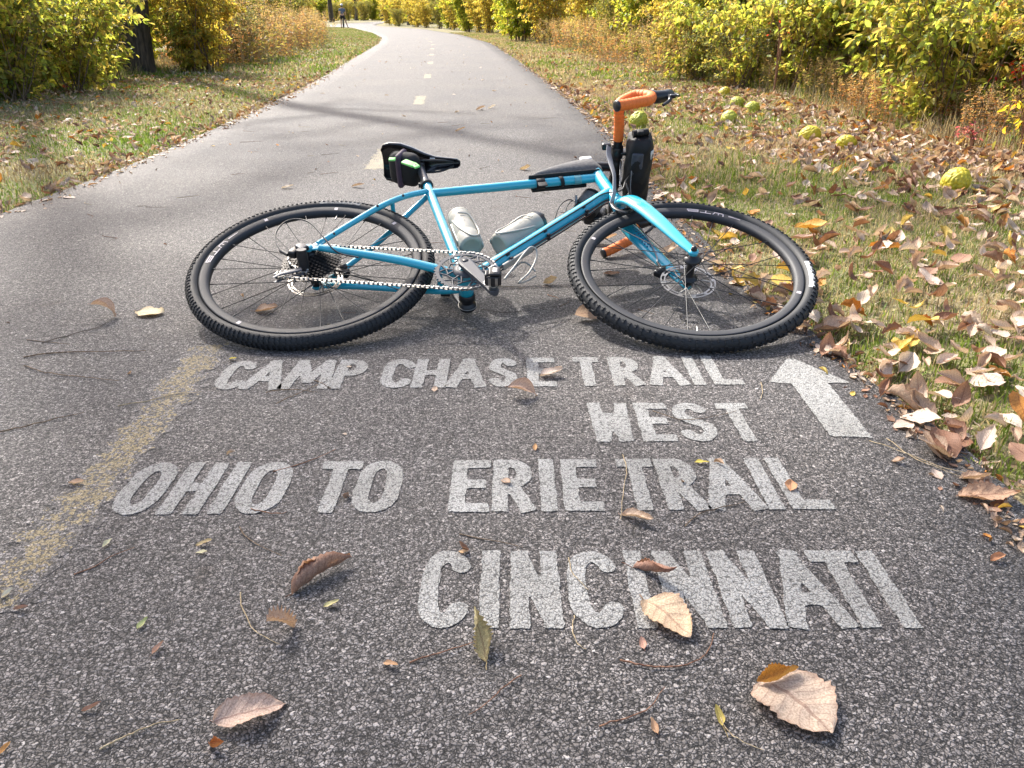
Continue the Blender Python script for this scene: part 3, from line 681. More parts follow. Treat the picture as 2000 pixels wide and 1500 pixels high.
# cassette
ct = MB(); radii = [.083, .076, .069, .062, .055, .049, .043, .037, .031, .026]
for i, r in enumerate(radii): cog(ct, (0, 0, 0), r, .0195 + i * .0037, int(2 * math.pi * r / .0127), .0018, r * (.72 if i < 3 else .6))
for k in range(6):
    a = R(60 * k); ct.tube([ringpt((0, 0, 0), .016, a, .018), ringpt((0, 0, 0), .062, a + .4, .0195)], .004, 4, sq=(1, .4), up=(0, 0, 1))
ct.lathe([(.019, .017), (.019, .054), (.013, .058), (.008, .058)], (0, 0, 0), (0, 0, 1), 20)
part(ct, 'cassette', MAT['blackmetal'])
# chain
def chain_pts():
    zc_ = .047; P = []
    P += [(-.036 + .0 * 1, .052, .036)]
    for a in range(115, 75, -8): P.append((.0 + .062 * math.cos(R(a)), .062 * math.sin(R(a)), .036))
    P += [(.10, .052, .038), (.25, .034, .042)]
    for a in range(86, -92, -8): P.append((CC[0] + .0865 * math.cos(R(a)), CC[1] + .0865 * math.sin(R(a)), zc_))
    P += [(.30, -.153, .05), (.1, -.139, .055), (-.03, -.130, .058)]
    for a in range(-90, -271, -20): P.append((-.052 + .016 * math.cos(R(a)), -.116 + .016 * math.sin(R(a)), .058))
    for a in range(-40, 100, 20): P.append((-.002 + .015 * math.cos(R(a)), -.088 + .015 * math.sin(R(a)), .05))
    for a in range(240, 110, -14): P.append((.062 * math.cos(R(a)), .062 * math.sin(R(a)), .038))
    return [np.array(p) for p in P]
P = chain_pts(); P.append(P[0]); D = np.cumsum([0] + [np.linalg.norm(P[i + 1] - P[i]) for i in range(len(P) - 1)]); nl = int(D[-1] / .0127); Pa = np.array(P)
sp_ = [np.array([np.interp(D[-1] * k / nl, D, Pa[:, j]) for j in range(3)]) for k in range(nl + 1)]
ch = MB()
for k in range(nl):
    a, b = sp_[k], sp_[k + 1]; d = b - a; L = np.linalg.norm(d); d /= L; v_ = np.cross([0, 0, 1.], d); v_ /= np.linalg.norm(v_); w_ = np.cross(d, v_); M = np.stack([d, v_, w_], 1); zz = .0030 if k % 2 else .0018
    for s in (1, -1): ch.box((a + b) / 2 + w_ * zz * s, (L * 1.1, .0046 if k % 2 else .0036, .0010), M, 0)
    for q in (a,): 
        for s in (1, -1): ch.lathe([(0, .0005), (.0034, .0004), (.0034, -.0004)], q + w_ * .0034 * s, w_ * s, 8)
    ch.lathe([(.0030, -.0025), (.0030, .0025)], a, w_, 8)
part(ch, 'chain', MAT['chain'])
# rear derailleur
rd = MB(); rd.box((-.012, -.022, .082), (.034, .030, .014), [[.8, .6, 0], [-.6, .8, 0], [0, 0, 1]], bev=.004)
rd.tube([(.0, -.062, .104), (.0, -.066, .088), (.0, -.074, .05)], [.0135, .0150, .0150], 16); rd.box((-.024, -.05, .086), (.024, .034, .022), [[.9, .4, 0], [-.4, .9, 0], [0, 0, 1]], bev=.005)
rder = part(rd, 'rear_derailleur', MAT['blackplastic'])
m = MB(); m.tube([(.002, -.10, .066), (-.05, -.124, .0665), (-.066, -.142, .0665)], [.011, .009, .0045], 6, sq=(1, .22), up=(0, 0, 1)); part(m, 'pulley_cage', MAT['post'], rder); m = MB(); m.tube([(.002, -.095, .050), (-.05, -.124, .0505), (-.066, -.142, .0505)], [.011, .009, .0045], 6, sq=(1, .22), up=(0, 0, 1))
m.box((-.012, -.026, .0905), (.030, .020, .004), [[.8, .6, 0], [-.6, .8, 0], [0, 0, 1]], bev=.0015); m.tube([(-.022, -.038, .1), (-.002, -.056, .1)], .003, 8)
part(m, 'pulley_cage', MAT['post'], rder)
m = MB(); cog(m, (-.052, -.118, 0), .0125, .058, 11, .003, .004); part(m, 'pulley_wheel', MAT['blackplastic'], rder); m = MB(); cog(m, (-.002, -.088, 0), .0125, .05, 11, .003, .004); part(m, 'pulley_wheel', MAT['blackplastic'], rder)
m = MB()
pts = [bp(548, 490, .085), bp(538, 472, .088), bp(540, 452, .09), bp(556, 434, .09), bp(580, 428, .09), bp(606, 436, .09), bp(634, 466, .085), bp(650, 486, .075), bp(667, 496, .066), bp(700, 503, .062)]
m.tube(spline(pts, 6), .0023, 8); m.tube([bp(548, 490, .085), bp(562, 498, .085)], .005, 8); part(m, 'shift_cable', MAT['blackplastic'], rder)
# disc calipers
m = MB(); q = bp(1291, 534, -.058); m.box(q, (.042, .03, .022), [[.8, .55, 0], [-.55, .8, 0], [0, 0, 1]], bev=.007); m.lathe([(0, .012), (.012, .01), (.014, .0)], q + [0, 0, .01], (0, 0, 1), 16); m.tube([q + [-.004, .01, .018], q + [-.01, .03, .02]], .004, 8); fc_ = part(m, 'brake_caliper', MAT['blackmetal'])
m = MB(); m.tube(spline([q + [-.01, .03, .02], bp(1282, 500, -.045), bp(1268, 470, -.04), bp(1250, 445, -.035)], 6), .0022, 8); part(m, 'brake_hose', MAT['strap'], fc_)
m = MB(); q = bp(668, 532, -.05); m.box(q, (.05, .028, .024), [[.9, .3, 0], [-.3, .9, 0], [0, 0, 1]], bev=.007); m.lathe([(0, .012), (.010, .01), (.012, .0)], q + [.005, .01, .01], (0, 0, 1), 16); m.tube([q + [.02, -.01, 0], bp(735, 550, -.05), bp(768, 562, -.045)], .0025, 8); part(m, 'brake_caliper', MAT['blackmetal'])
# cables along the down tube
m = MB(); dd = np.array([.888, .425, 0])
for o_, r_ in (([.0065, -.008, .0235], .0024), ([.018, -.017, .006], .0026), ([.019, -.018, -.006], .0022)):
    o_ = np.array(o_); pl_ = [BB + [.03, .02, 0] + o_] + [BB + (dd - BB) * f_ + o_ for f_ in (.2, .5, .8, .93)] + [HB + [.0, .03, 0] + o_ * [2.2, -.2, 1], np.array([.94, .46, .02]) + o_ * .3, np.array([.965, .53, .01])]
    m.tube(spline(pl_, 6), r_, 8)
pl_ = [bp(1083, 430, -.07), bp(1090, 408, -.08), bp(1100, 395, -.085), bp(1112, 390, -.09), bp(1122, 393, -.09), bp(1130, 400, -.08)]; m.tube(spline(pl_, 6), .0022, 8)
pl_ = [bp(1103, 420, -.06), bp(1108, 402, -.075), bp(1118, 392, -.085), bp(1128, 396, -.08)]; m.tube(spline(pl_, 6), .0022, 8)
part(m, 'cables', MAT['blackplastic'])
# seatpost and saddle
m = MB(); pu_ = (STT - BB) / np.linalg.norm(STT - BB); m.tube([STT - pu_ * .05, STT + pu_ * .128], .0137, 18); pst = part(m, 'seatpost', MAT['post'])
m = MB(); hd = STT + pu_ * .135; m.box(hd, (.036, .020, .036), bev=.006)
for s in (1, -1): m.tube(spline([(.365, .628, .008 * s), (.32, .612, .02 * s), (.27, .607, .0225 * s), (.21, .609, .0225 * s), (.16, .628, .034 * s)], 6), .0036, 8)
part(m, 'saddle_rails', MAT['blackmetal'], pst)
m = MB(); V = []; prof = [(0, .050, .648, .030), (.008, .066, .650, .036), (.03, .073, .652, .040), (.07, .070, .651, .042), (.11, .056, .647, .040), (.15, .037, .643, .034), (.19, .024, .641, .028), (.24, .019, .641, .024), (.262, .016, .640, .022), (.272, .008, .638, .016)]
K = 20
for (d, hw, y0, th) in prof:
    x_ = .115 + d
    for k in range(K):
        a = 2 * math.pi * k / K; c_, s_ = math.cos(a), math.sin(a)
        yy = y0 + (th * .45 * s_ if s_ > 0 else -th * (.55 * abs(c_) ** 1.2) * .9 + .004) - .010 * abs(c_) ** 3
        V.append((x_, yy, hw * (abs(c_) ** .75) * (1 if c_ >= 0 else -1)))
n = len(prof); m.add(V, [(i * K + k, i * K + (k + 1) % K, (i + 1) * K + (k + 1) % K, (i + 1) * K + k) for i in range(n - 1) for k in range(K)]); m.add(V[:K], [tuple(range(K))]); m.add(V[-K:], [tuple(range(K))])
sd_o = part(m, 'saddle', MAT['gloss'])
m = MB(); m.box((.293, .622, .024), (.017, .010, .001), bev=.0004); part(m, 'saddle_badge', MAT['decalwhite'], sd_o)
# cockpit
m = MB(); st0 = HT + ax_ * .030; BR = np.array([.925, .607, 0]); m.lathe([(.017, -.018), (.0185, -.018), (.0185, .018), (.017, .02), (0, .021)], st0, ax_, 20); m.tube([st0, BR], [.0165, .0150], 16); m.lathe([(.018, -.022), (.0195, -.02), (.0195, .02), (.018, .022)], BR, (0, 0, 1), 18); part(m, 'stem', MAT['blackmetal'])
m = MB(); m.tube([BR + [0, 0, -.2], BR + [0, 0, -.06], BR + [0, 0, .06], BR + [0, 0, .2]], [.0125, .0158, .0158, .0125], 16); m.tube(spline([BR + [0, 0, -.19]] + [np.array([p[0], p[1], -p[2]]) for p in (bp(1210, 203, .220), bp(1224, 193, .226), bp(1243, 186, .232), bp(1262, 186, .240))], 5), .0135, 14); hbar = part(m, 'handlebar', MAT['blackmetal'])
up_path = [BR + [0, 0, .098], BR + [-.002, -.001, .15], BR + [-.006, -.002, .19], bp(1210, 203, .220), bp(1224, 193, .226), bp(1243, 186, .232), bp(1262, 186, .240)]
lo_path = [bp(1262, 186, .240), bp(1272, 189, .247), bp(1266, 196, .256), bp(1245, 200, .262), bp(1225, 204, .266), bp(1205, 207, .270)]
def mirror(P): return [np.array([p[0], p[1], -p[2]]) for p in P]
def tape(P, q):
    S = spline(P, 26); L = np.cumsum([0] + [np.linalg.norm(S[i + 1] - S[i]) for i in range(len(S) - 1)])
    rr = [.0162 + .0012 * ((l * 66) % 1) for l in L]; q.tube(S, rr, 18)
for mm in (lambda P: P, mirror):
    UPP = up_path if mm is not mirror else up_path[5:]
    m = MB(); tape(mm(UPP), m); tape(mm(lo_path), m); bt = part(m, 'bar_tape', MAT['orange'])
    m = MB(); e = mm(lo_path); d = e[-1] - e[-2]; d /= np.linalg.norm(d); m.lathe([(0, .006), (.012, .0055), (.0172, .003), (.0172, -.002)], e[-1], d, 20); part(m, 'end_plug', MAT['blackplastic'], bt)
    m = MB(); H = mm([bp(1244, 184, .235), bp(1262, 187, .238), bp(1282, 190, .236), bp(1298, 188, .234), bp(1306, 184, .233), bp(1312, 182, .232)])
    m.tube(H, [.0125, .0185, .0205, .0195, .017, .011], 16); hood = part(m, 'brake_hood', MAT['blackplastic'])
    m = MB(); LV = mm([bp(1300, 184, .226), bp(1318, 184, .232), bp(1326, 187, .236)]); m.tube(LV, [.010, .006, .0045], 8); LV = mm([bp(1304, 188, .238), bp(1314, 188, .242)]) ; x0 = LV[0]
    m.tube(spline([x0, x0 + np.array([.006, -.010, 0]), x0 + np.array([.002, -.026, -.004]), x0 + np.array([-.020, -.050, -.008])], 4), [.009, .008, .006, .005], 8); m.box(LV[1], (.02, .012, .012), bev=.003); part(m, 'brake_lever', MAT['blackplastic'], hood)
m = MB(); m.box(bp(1163, 422, -.12), (.085, .075, .03), bev=.01); m.box(bp(1170, 414, -.12), (.014, .014, .014), bev=.003, mi=1); part(m, 'bar_lamp', [MAT['blackplastic'], MAT['blue']], hbar)
# bottle cages
def cage(name, base, top, side, empty_=False):
    """wire cage on a tube: axis from base to top, bottle radius .037, side = unit vector from tube to bottle"""
    d = top - base; L = np.linalg.norm(d); d = d / L; s = side; n_ = np.array([0, 0, 1.]); r = .0385; m = MB()
    ce = base + d * .004
    for q in (1, -1):
        P = [ce + d * .125 - s * .03 + n_ * .02 * q, ce + d * .06 - s * r * .55 + n_ * r * .85 * q, ce + d * .0 + s * r * .1 + n_ * r * 1.02 * q, ce + d * .02 + s * r * .75 + n_ * r * .72 * q, ce + d * .075 + s * r * .9 + n_ * r * .52 * q, ce + d * .125 + s * r * .55 + n_ * r * .9 * q, ce + d * .135 - s * .01 + n_ * r * 1.05 * q]
        m.tube(spline(P, 7), .0028, 8)
    m.tube(spline([ce + d * .02 + s * r * .75 + n_ * r * .72, ce - d * .004 + s * r * .9, ce + d * .02 + s * r * .75 - n_ * r * .72], 6), .0028, 8)
    m.box(ce + d * .075 - s * .034, (.1, .008, .022), np.stack([d, s, n_], 1), bev=.002)
    return part(m, name, MAT['cage'])
def perp(d):
    d = d / np.linalg.norm(d); return np.array([-d[1], d[0], 0])
dST = (STT - BB) / np.linalg.norm(STT - BB); dDT = (dd - BB) / np.linalg.norm(dd - BB)
sST = np.array([dST[1], -dST[0], 0]); sDT = np.array([-dDT[1], dDT[0], 0])
b1 = BB + dST * .170 + sST * .058; b2 = BB + dDT * .200 + sDT * .060; b3 = BB + dDT * .135 - sDT * .060
cage('bottle_cage', b1, b1 + dST * .15, sST); cage('bottle_cage', b2, b2 + dDT * .15, sDT)
c3 = MB()
pts = [bp(985, 545, .02), bp(1005, 520, .03), bp(1022, 497, .032), bp(1036, 483, .03), bp(1047, 488, .02), bp(1047, 505, .005), bp(1035, 530, -.005), bp(1020, 545, -.01), bp(1013, 553, -.02), bp(1030, 548, -.035), bp(1046, 539, -.045)]
c3.tube(spline(pts, 6), .0028, 8); c3.tube(spline([bp(1000, 528, -.02), bp(1018, 513, -.03), bp(1032, 516, -.04), bp(1046, 531, -.05)], 6), .0028, 8)
c3.box(BB + dDT * .19 - sDT * .026, (.13, .008, .02), np.stack([dDT, sDT, np.array([0, 0, 1.])], 1), bev=.002)
part(c3, 'bottle_cage', MAT['cage'], label='empty bottle cage under the down tube')

# things carried by the bicycle, each its own object
def carried(name, O, label, cat):
    e = empty(name, BM(O)); tag(e, label, cat)
    return e, (lambda mb, nm, mats, parent=None: mb.build(nm, mats, parent or e, O))
def bottle(base, d, label, cap):
    e, P = carried('water_bottle', base, label, 'water bottle'); m = MB()
    m.lathe([(0, .003), (.022, .003), (.026, 0), (.034, .002), (.0365, .008), (.0365, .055), (.0355, .058), (.0365, .061), (.0365, .118), (.0335, .128), (.0335, .138), (.0365, .148), (.0368, .160), (.0355, .168)], base, d, 32); P(m, 'body', MAT['bottle'])
    m = MB()
    if cap: m.lathe([(.0355, .168), (.0345, .170), (.0345, .182), (.030, .188), (.0, .189)], base, d, 24); m.box(base + d * .19 + [0, 0, .01], (.016, .024, .03), np.stack([d, perp(d), np.array([0, 0, 1.])], 1), bev=.004); P(m, 'cap', MAT['blackplastic'])
    else: m.lathe([(.0355, .168), (.0362, .170), (.035, .180), (.028, .187), (.014, .190), (.013, .202), (.009, .205), (0, .206)], base, d, 28); P(m, 'cap', MAT['bottle'])
    mk = MB(); s = perp(d); n_ = np.array([0, 0, 1.])
    for k in range(7):      # worn print: broken dark dashes on the side that faces up
        th = R(62 + k * 5 + (k % 3) * 2)
        for (h0, h1) in ((.092, .0945), (.0985, .101)):
            if (k + (h0 > .095)) % 4 == 3: continue
            V = []
            for hh in (h0, h1):
                for t2 in (th, th + R(3.2)): V.append(base + d * hh + (s * math.cos(t2) + n_ * math.sin(t2)) * .0370)
            mk.add(V, [(0, 1, 3, 2)], 0, False)
    for k, (hh, t0) in enumerate([(.104, 78), (.107, 84), (.104, 90), (.109, 96), (.105, 102)]):
        V = []
        for h2, t2 in ((hh, t0), (hh + .010, t0 + 4), (hh + .0125, t0 + 5.5), (hh + .002, t0 + 2)): V.append(base + d * h2 + (s * math.cos(R(t2)) + n_ * math.sin(R(t2))) * .0370)
        mk.add(V, [(0, 1, 2, 3)], 0, False)
    P(mk, 'print', MAT['ink']); return e
bottle(b1, dST, 'grey white water bottle without black cap held along the seat tube', False)
bottle(b2, dDT, 'grey white water bottle with black cap held above the down tube', True)
# saddle roll
e, P = carried('saddle_bag', (.19, .60, 0), 'black tube roll with green tyre lever strapped under the saddle', 'saddle bag')
m = MB(); cR = np.array([.200, .592, 0]); RM = [[.94, .34, 0], [-.34, .94, 0], [0, 0, 1]]; m.box(cR, (.112, .060, .118), RM, bev=.028); P(m, 'tube_roll', MAT['cloth'])
m = MB(); m.box(cR + [-.010, 0, .0], (.022, .066, .124), RM, bev=.012); P(m, 'strap', MAT['purple'])
m = MB(); q = bp(799, 319, .064); m.box(q, (.050, .026, .007), [[.82, .57, 0], [-.57, .82, 0], [0, 0, 1]], bev=.002); m.box(q + [.024, -.018, 0], (.024, .020, .007), [[.6, .8, 0], [-.8, .6, 0], [0, 0, 1]], bev=.002); m.box(bp(766, 311, .062), (.022, .018, .006), bev=.002); P(m, 'tyre_lever', MAT['green'])
m = MB(); m.lathe([(0, .001), (.0028, .001), (.0028, 0)], q + [.024, -.016, .0031], (0, 0, 1), 12); P(m, 'lever_hole', MAT['blackplastic'])
# top tube bag
e, P = carried('top_tube_bag', (.74, .53, 0), 'grey bag with white nose strapped along the top tube', 'frame bag')
dT = np.array([.861, .531, 0]) - SC; dT /= np.linalg.norm(dT); nT = np.array([-dT[1], dT[0], 0]); base = SC + dT * .335 + nT * .018
m = MB(); V = []; K = 14; st = [(0, .002, .012), (.03, .010, .022), (.08, .018, .026), (.14, .026, .028), (.19, .032, .028), (.215, .030, .026), (.235, .016, .014)]
for (d_, hh, hw) in st:
    for k in range(K):
        a = 2 * math.pi * k / K; sa, ca = math.sin(a), math.cos(a); V.append(base + dT * d_ * 1.08 + nT * (hh * 1.35 + hh * 1.35 * (abs(sa) ** .8) * (1 if sa > 0 else -1)) + np.array([0, 0, 1.2 * hw * (abs(ca) ** .8) * (1 if ca > 0 else -1)]))
m.add(V, [(i * K + k, i * K + (k + 1) % K, (i + 1) * K + (k + 1) % K, (i + 1) * K + k) for i in range(len(st) - 1) for k in range(K)]); m.add(V[:K], [tuple(range(K))]); m.add(V[-K:], [tuple(range(K))]); P(m, 'body', MAT['clothgrey'])
m = MB(); m.box(base + dT * .118 - nT * .0035, (.245, .006, .050), np.stack([dT, nT, np.array([0, 0, 1.])], 1), bev=.004); m.box(base + dT * .10 - nT * .006 + [0, 0, -.026], (.19, .026, .012), np.stack([dT, nT, np.array([0, 0, 1.])], 1), bev=.004); P(m, 'base_panel', MAT['cloth'])
m = MB(); m.box(base + dT * .212 + nT * .072 + [0, 0, .018], (.042, .022, .026), np.stack([dT, nT, np.array([0, 0, 1.])], 1), bev=.005); P(m, 'white_nose', MAT['decalwhite'])
m = MB()
for (f_, wd) in ((.368, .030), (.438, .014)):
    cc_ = SC + dT * f_; m.lathe([(.0165, -wd / 2), (.0185, -wd / 2 + .001), (.0185, wd / 2 - .001), (.0165, wd / 2)], cc_ - nT * .001, dT + nT * (.0 if wd > .02 else .25), 20)
cc_ = SC + dT * .370 - nT * .028 + np.array([0, 0, .012]); m.box(cc_, (.030, .026, .004), np.stack([dT, nT, np.array([0, 0, 1.])], 1), bev=.0015); P(m, 'strap', MAT['cloth'])
# handlebar bag
e, P = carried('handlebar_bag', (.99, .58, 0), 'tall black bag with slate pocket and white tab strapped in front of the handlebar', 'handlebar bag')
m = MB(); V = []; K = 28
Zs = [(.124, .028, .034), (.119, .038, .046), (.104, .043, .056), (.06, .045, .061), (-.02, .044, .064), (-.09, .043, .062), (-.125, .032, .048), (-.135, .014, .02)]
bcx = np.array([.996, .590, 0]); zz_ = np.linspace(.1, -.12, 22); Zs = Zs[:2] + [(z, float(np.interp(z, [q[0] for q in Zs[::-1]], [q[1] for q in Zs[::-1]])), float(np.interp(z, [q[0] for q in Zs[::-1]], [q[2] for q in Zs[::-1]]))) for z in zz_] + Zs[-2:]; K = 44
for iz, (z, rx, ry) in enumerate(Zs):
    for k in range(K):
        a = 2 * math.pi * k / K; ca, sa = math.cos(a), math.sin(a); wob = 1 + .035 * math.sin(3 * a + z * 40) + .03 * math.sin(7 * a - z * 90) + .035 * (float(vnoise(a * 3, z * 60, 1, 5)) - .5)
        V.append(bcx + [rx * wob * (abs(ca) ** .7) * np.sign(ca), ry * wob * (abs(sa) ** .7) * np.sign(sa), z + .004 * math.sin(5 * a)])
m.add(V, [(i * K + k, i * K + (k + 1) % K, (i + 1) * K + (k + 1) % K, (i + 1) * K + k) for i in range(len(Zs) - 1) for k in range(K)]); m.add(V[:K], [tuple(range(K))]); m.add(V[-K:], [tuple(range(K))])
bagb = P(m, 'body', MAT['cloth'])
m = MB(); m.box(bcx + [-.010, -.0545, .046], (.040, .012, .080), bev=.0055); P(m, 'pocket', MAT['clothblue'])
m = MB(); m.box(bcx + [.0345, -.040, .075], (.012, .020, .030), [[.8, .5, 0], [-.5, .8, 0], [0, 0, 1]], bev=.002); P(m, 'reflective_tab', MAT['decalwhite'])
m = MB(); m.tube([bcx + [-.028, -.005, .131], bcx + [.024, .005, .133]], .0115, 12); m.box(bcx + [-.004, -.012, .138], (.022, .022, .014), bev=.004); P(m, 'rolled_closure', MAT['cloth'])
m = MB(); q0 = bcx + [-.028, -.068, 0]; m.tube(spline([q0 + [0, -.001, .03], q0 + [.002, -.004, -.03], q0 + [.012, -.003, -.08]], 6), .0016, 6); m.tube(spline([bp(1212, 305, .03) , bp(1211, 330, .02), bp(1211, 360, .01)], 4), .0014, 6); m.lathe([(0, .004), (.003, .002), (.003, -.002), (0, -.004)], bp(1211, 363, .01), (0, 1, 0), 8); P(m, 'cords', MAT['strap'])
m = MB(); P_ = [bp(1190, 285, .085), bp(1189, 300, .07), bp(1193, 318, .055), bp(1199, 340, .045), bp(1200, 360, .040), bp(1199, 380, .034), bp(1194, 398, .028)]
m.tube(spline(P_, 5), .0105, 8, sq=(1, .18), up=(.3, -.9, .2)); P(m, 'strap', MAT['strap'])
m = MB(); m.tube(spline([bp(1194, 394, .028), bp(1200, 405, .03), bp(1212, 412, .032), bp(1226, 414, .03), bp(1236, 408, .02)], 5), .0075, 8, sq=(1, .35), up=(0, 0, 1)); P(m, 'strap_loop', MAT['blackplastic'])
m = MB(); m.box(bp(1184, 286, .08), (.03, .02, .022), bev=.005); P(m, 'buckle', MAT['blackplastic'])
for q in (.055, -.055):
    m = MB(); m.box(BR + [.03, .0, q], (.055, .035, .012), bev=.004); m.lathe([(.019, -.02), (.0205, -.018), (.0205, .018), (.019, .02)], BR + [0, 0, q], (0, 0, 1), 16); P(m, 'mount', MAT['blackplastic'])
# stem bag on the lower side of the stem
e, P = carried('stem_bag', (.84, .50, -.09), 'small dark round feed bag hanging below the stem', 'stem bag')
m = MB(); q = bp(1152, 398, -.075); m.lathe([(0, -.055), (.034, -.052), (.040, -.04), (.041, .03), (.037, .036), (0, .037)], q, (.45, .6, .35), 24); P(m, 'body', MAT['cloth'])
m = MB(); m.lathe([(.0395, -.028), (.0418, -.028), (.0418, .022), (.0395, .022)], q, (.45, .6, .35), 24); P(m, 'mesh_panel', MAT['clothgrey'])
m = MB(); m.box(bp(1125, 393, -.06), (.008, .03, .03), bev=.002); P(m, 'buckle', MAT['strap'])

# ------------------------------------------------------------------ fallen leaves
PAL = {'tan': [(.47, .345, .25), (.51, .385, .285), (.43, .31, .225)], 'brown': [(.31, .18, .12), (.36, .21, .14), (.25, .13, .08)], 'orange': [(.50, .22, .05), (.56, .28, .07)],
       'yellow': [(.62, .44, .10), (.58, .46, .14)], 'pale': [(.60, .49, .40), (.64, .54, .44), (.56, .46, .36)], 'green': [(.40, .44, .14), (.46, .48, .18)]}
def leaf_arrays(seed, width=.5, fold=.2, curl=.3, twist=.2, nu=10, nv=7, serr=.0, tipw=1.0, stem=True):
    """unit length blade along +x: returns V, F (quads), UV per corner"""
    r = np.random.default_rng(seed); u = np.linspace(0, 1, nu); v = np.linspace(-1, 1, nv)
    wob = r.normal(0, .05, nu); V = []; UV = []
    ph = r.uniform(0, 6, 4)
    for i, uu in enumerate(u):
        wd = width * .5 * (math.sin(math.pi * min(1, uu ** .78 * .985 + .008)) ** .72) * (1 + wob[i] * .6) * (1 + (serr if i % 2 else -serr))
        ang = curl * (uu - .35) * 2.4
        for vv in v:
            a = fold * abs(vv) * 1.6; y = vv * wd * math.cos(min(a, 2.6) * .8); z = abs(vv) * wd * math.sin(a)
            z += .035 * math.sin(9 * uu + ph[0] + 2 * vv) * abs(vv) + .03 * math.sin(5 * uu * (1 + .2 * vv) + ph[1]) + .02 * math.sin(26 * uu - 5 * abs(vv) + ph[3]) * .5
            tw = twist * (uu - .4) * 1.5; y, z = y * math.cos(tw) - z * math.sin(tw), y * math.sin(tw) + z * math.cos(tw)
            if abs(ang) > 1e-4:
                k = curl * 2.4; x = math.sin(k * uu) / k; zz = (1 - math.cos(k * uu)) / k; nx, nz = -math.sin(k * uu), math.cos(k * uu)
                V.append((x + z * nx, y + .04 * math.sin(4 * uu + ph[2]), zz + z * nz))
            else: V.append((uu, y + .04 * math.sin(4 * uu + ph[2]), z))
            UV.append((uu, vv))
    F = [(i * nv + j, (i + 1) * nv + j, (i + 1) * nv + j + 1, i * nv + j + 1) for i in range(nu - 1) for j in range(nv - 1)]
    if stem:
        b = len(V); c = np.array(V[nv // 2]); L = stem if isinstance(stem, float) else .22
        for k in range(4):
            p = c + np.array([-L * k / 3, .02 * math.sin(k + ph[0]), .0 + .03 * math.sin(k * .8)])
            for a in range(3): V.append(tuple(p + .011 * np.array([0, math.cos(2.1 * a), math.sin(2.1 * a)]))); UV.append((.5, 0))
        F += [(b + k * 3 + a, b + k * 3 + (a + 1) % 3, b + k * 3 + 3 + (a + 1) % 3, b + k * 3 + 3 + a) for k in range(3) for a in range(3)]
    V = np.array(V); V -= V.mean(0); UV = np.array(UV); F = np.array(F)
    return V, F, UV
def leaf_mesh(name, mat, **kw):
    V, F, UV = leaf_arrays(**kw); V = V.copy(); V[:, 2] -= V[:, 2].min()
    return np_mesh(name, V, F, uvs=UV[F.ravel()], smooth=True, mat=mat)
SHAPES = []
for k, kw in enumerate([dict(width=.62, fold=.2, curl=.2, twist=.2, serr=.06), dict(width=.6, fold=.75, curl=.15, twist=.1), dict(width=.68, fold=.2, curl=-.25, twist=.3, serr=.05), dict(width=.55, fold=.45, curl=.4, twist=-.5, serr=.1), dict(width=.8, fold=.12, curl=.10, twist=.1, serr=.06),
                        dict(width=.66, fold=.95, curl=-.2, twist=.5, serr=.16), dict(width=.5, fold=.3, curl=.7, twist=.3), dict(width=.7, fold=.5, curl=.25, twist=-.3, serr=.04)]):
    SHAPES.append(leaf_mesh('leaf_blade', MAT['leaf_obj'], seed=30 + k, **kw))
def put_leaf(x, y, z, L, rz, col, me, label, group=None, rx=0., ry=0., cat='leaf', name='fallen_leaf'):
    A = np.empty(len(me.vertices) * 3, np.float32); me.vertices.foreach_get('co', A); E_ = np.array((Matrix.Rotation(rz, 3, 'Z') @ Matrix.Rotation(ry, 3, 'Y') @ Matrix.Rotation(rx, 3, 'X')))
    zz = (A.reshape(-1, 3) @ E_.T)[:, 2] * L; z = z - float(np.percentile(zz, 6))
    o = link(name, me); o.location = (x, y, z); o.rotation_euler = (rx, ry, rz); o.scale = (L, L, L); o.color = (*col, 1)
    return tag(o, label, cat, group)
def depth(x, y): return y * CP + CAM_H * SP
def hero(px, py, Lpx, deg, col, label, kw, spot=False, z=.003, rx=0, ry=0, cat='leaf', name='fallen_leaf', mat=None):
    x, y = G(px, py); L = Lpx / FPX * depth(x, y)
    kw = dict(nu=22, nv=11, **kw) if Lpx > 60 else kw
    me = leaf_mesh('leaf_blade', mat or MAT['leaf_spot' if spot else 'leaf_obj'], **kw)
    return put_leaf(x, y, z, L, R(deg), col, me, label, rx=rx, ry=ry, cat=cat, name=name)
hero(625, 1132, 135, 42, (.36, .22, .15), 'folded brown leaf standing open like a boat, left of the painted word CINCINNATI', dict(seed=1, width=.62, fold=1.3, curl=.12, twist=.1, serr=.05, stem=.1), rx=-.2)
hero(488, 1400, 135, 28, (.56, .42, .34), 'big tan leaf with fine ribs, cupped over, at the lower left of the asphalt', dict(seed=2, width=.52, fold=.30, curl=-.12, twist=-.15, serr=.05, stem=.05), rx=.12)
hero(424, 1462, 48, -20, (.45, .19, .07), 'small rust coloured curled leaf scrap just below the big ribbed tan leaf', dict(seed=3, width=.7, fold=.9, curl=.4, twist=.2, serr=.12, stem=False))
hero(556, 1232, 62, 30, (.58, .42, .30), 'small torn tan leaf scrap left of the letter C of CINCINNATI', dict(seed=4, width=.75, fold=.5, curl=-.5, twist=.7, serr=.3, stem=False))
hero(940, 1262, 112, 100, (.52, .46, .26), 'curled olive yellow leaf below the first letter I of CINCINNATI', dict(seed=5, width=.46, fold=.75, curl=.5, twist=.9, serr=.26, stem=.2), rx=.0)
hero(1275, 1125, 100, -28, (.36, .21, .15), 'twisted brown leaf with a long stalk lying across the N of CINCINNATI', dict(seed=6, width=.5, fold=1.2, curl=.35, twist=1.5, serr=.08, stem=.25))
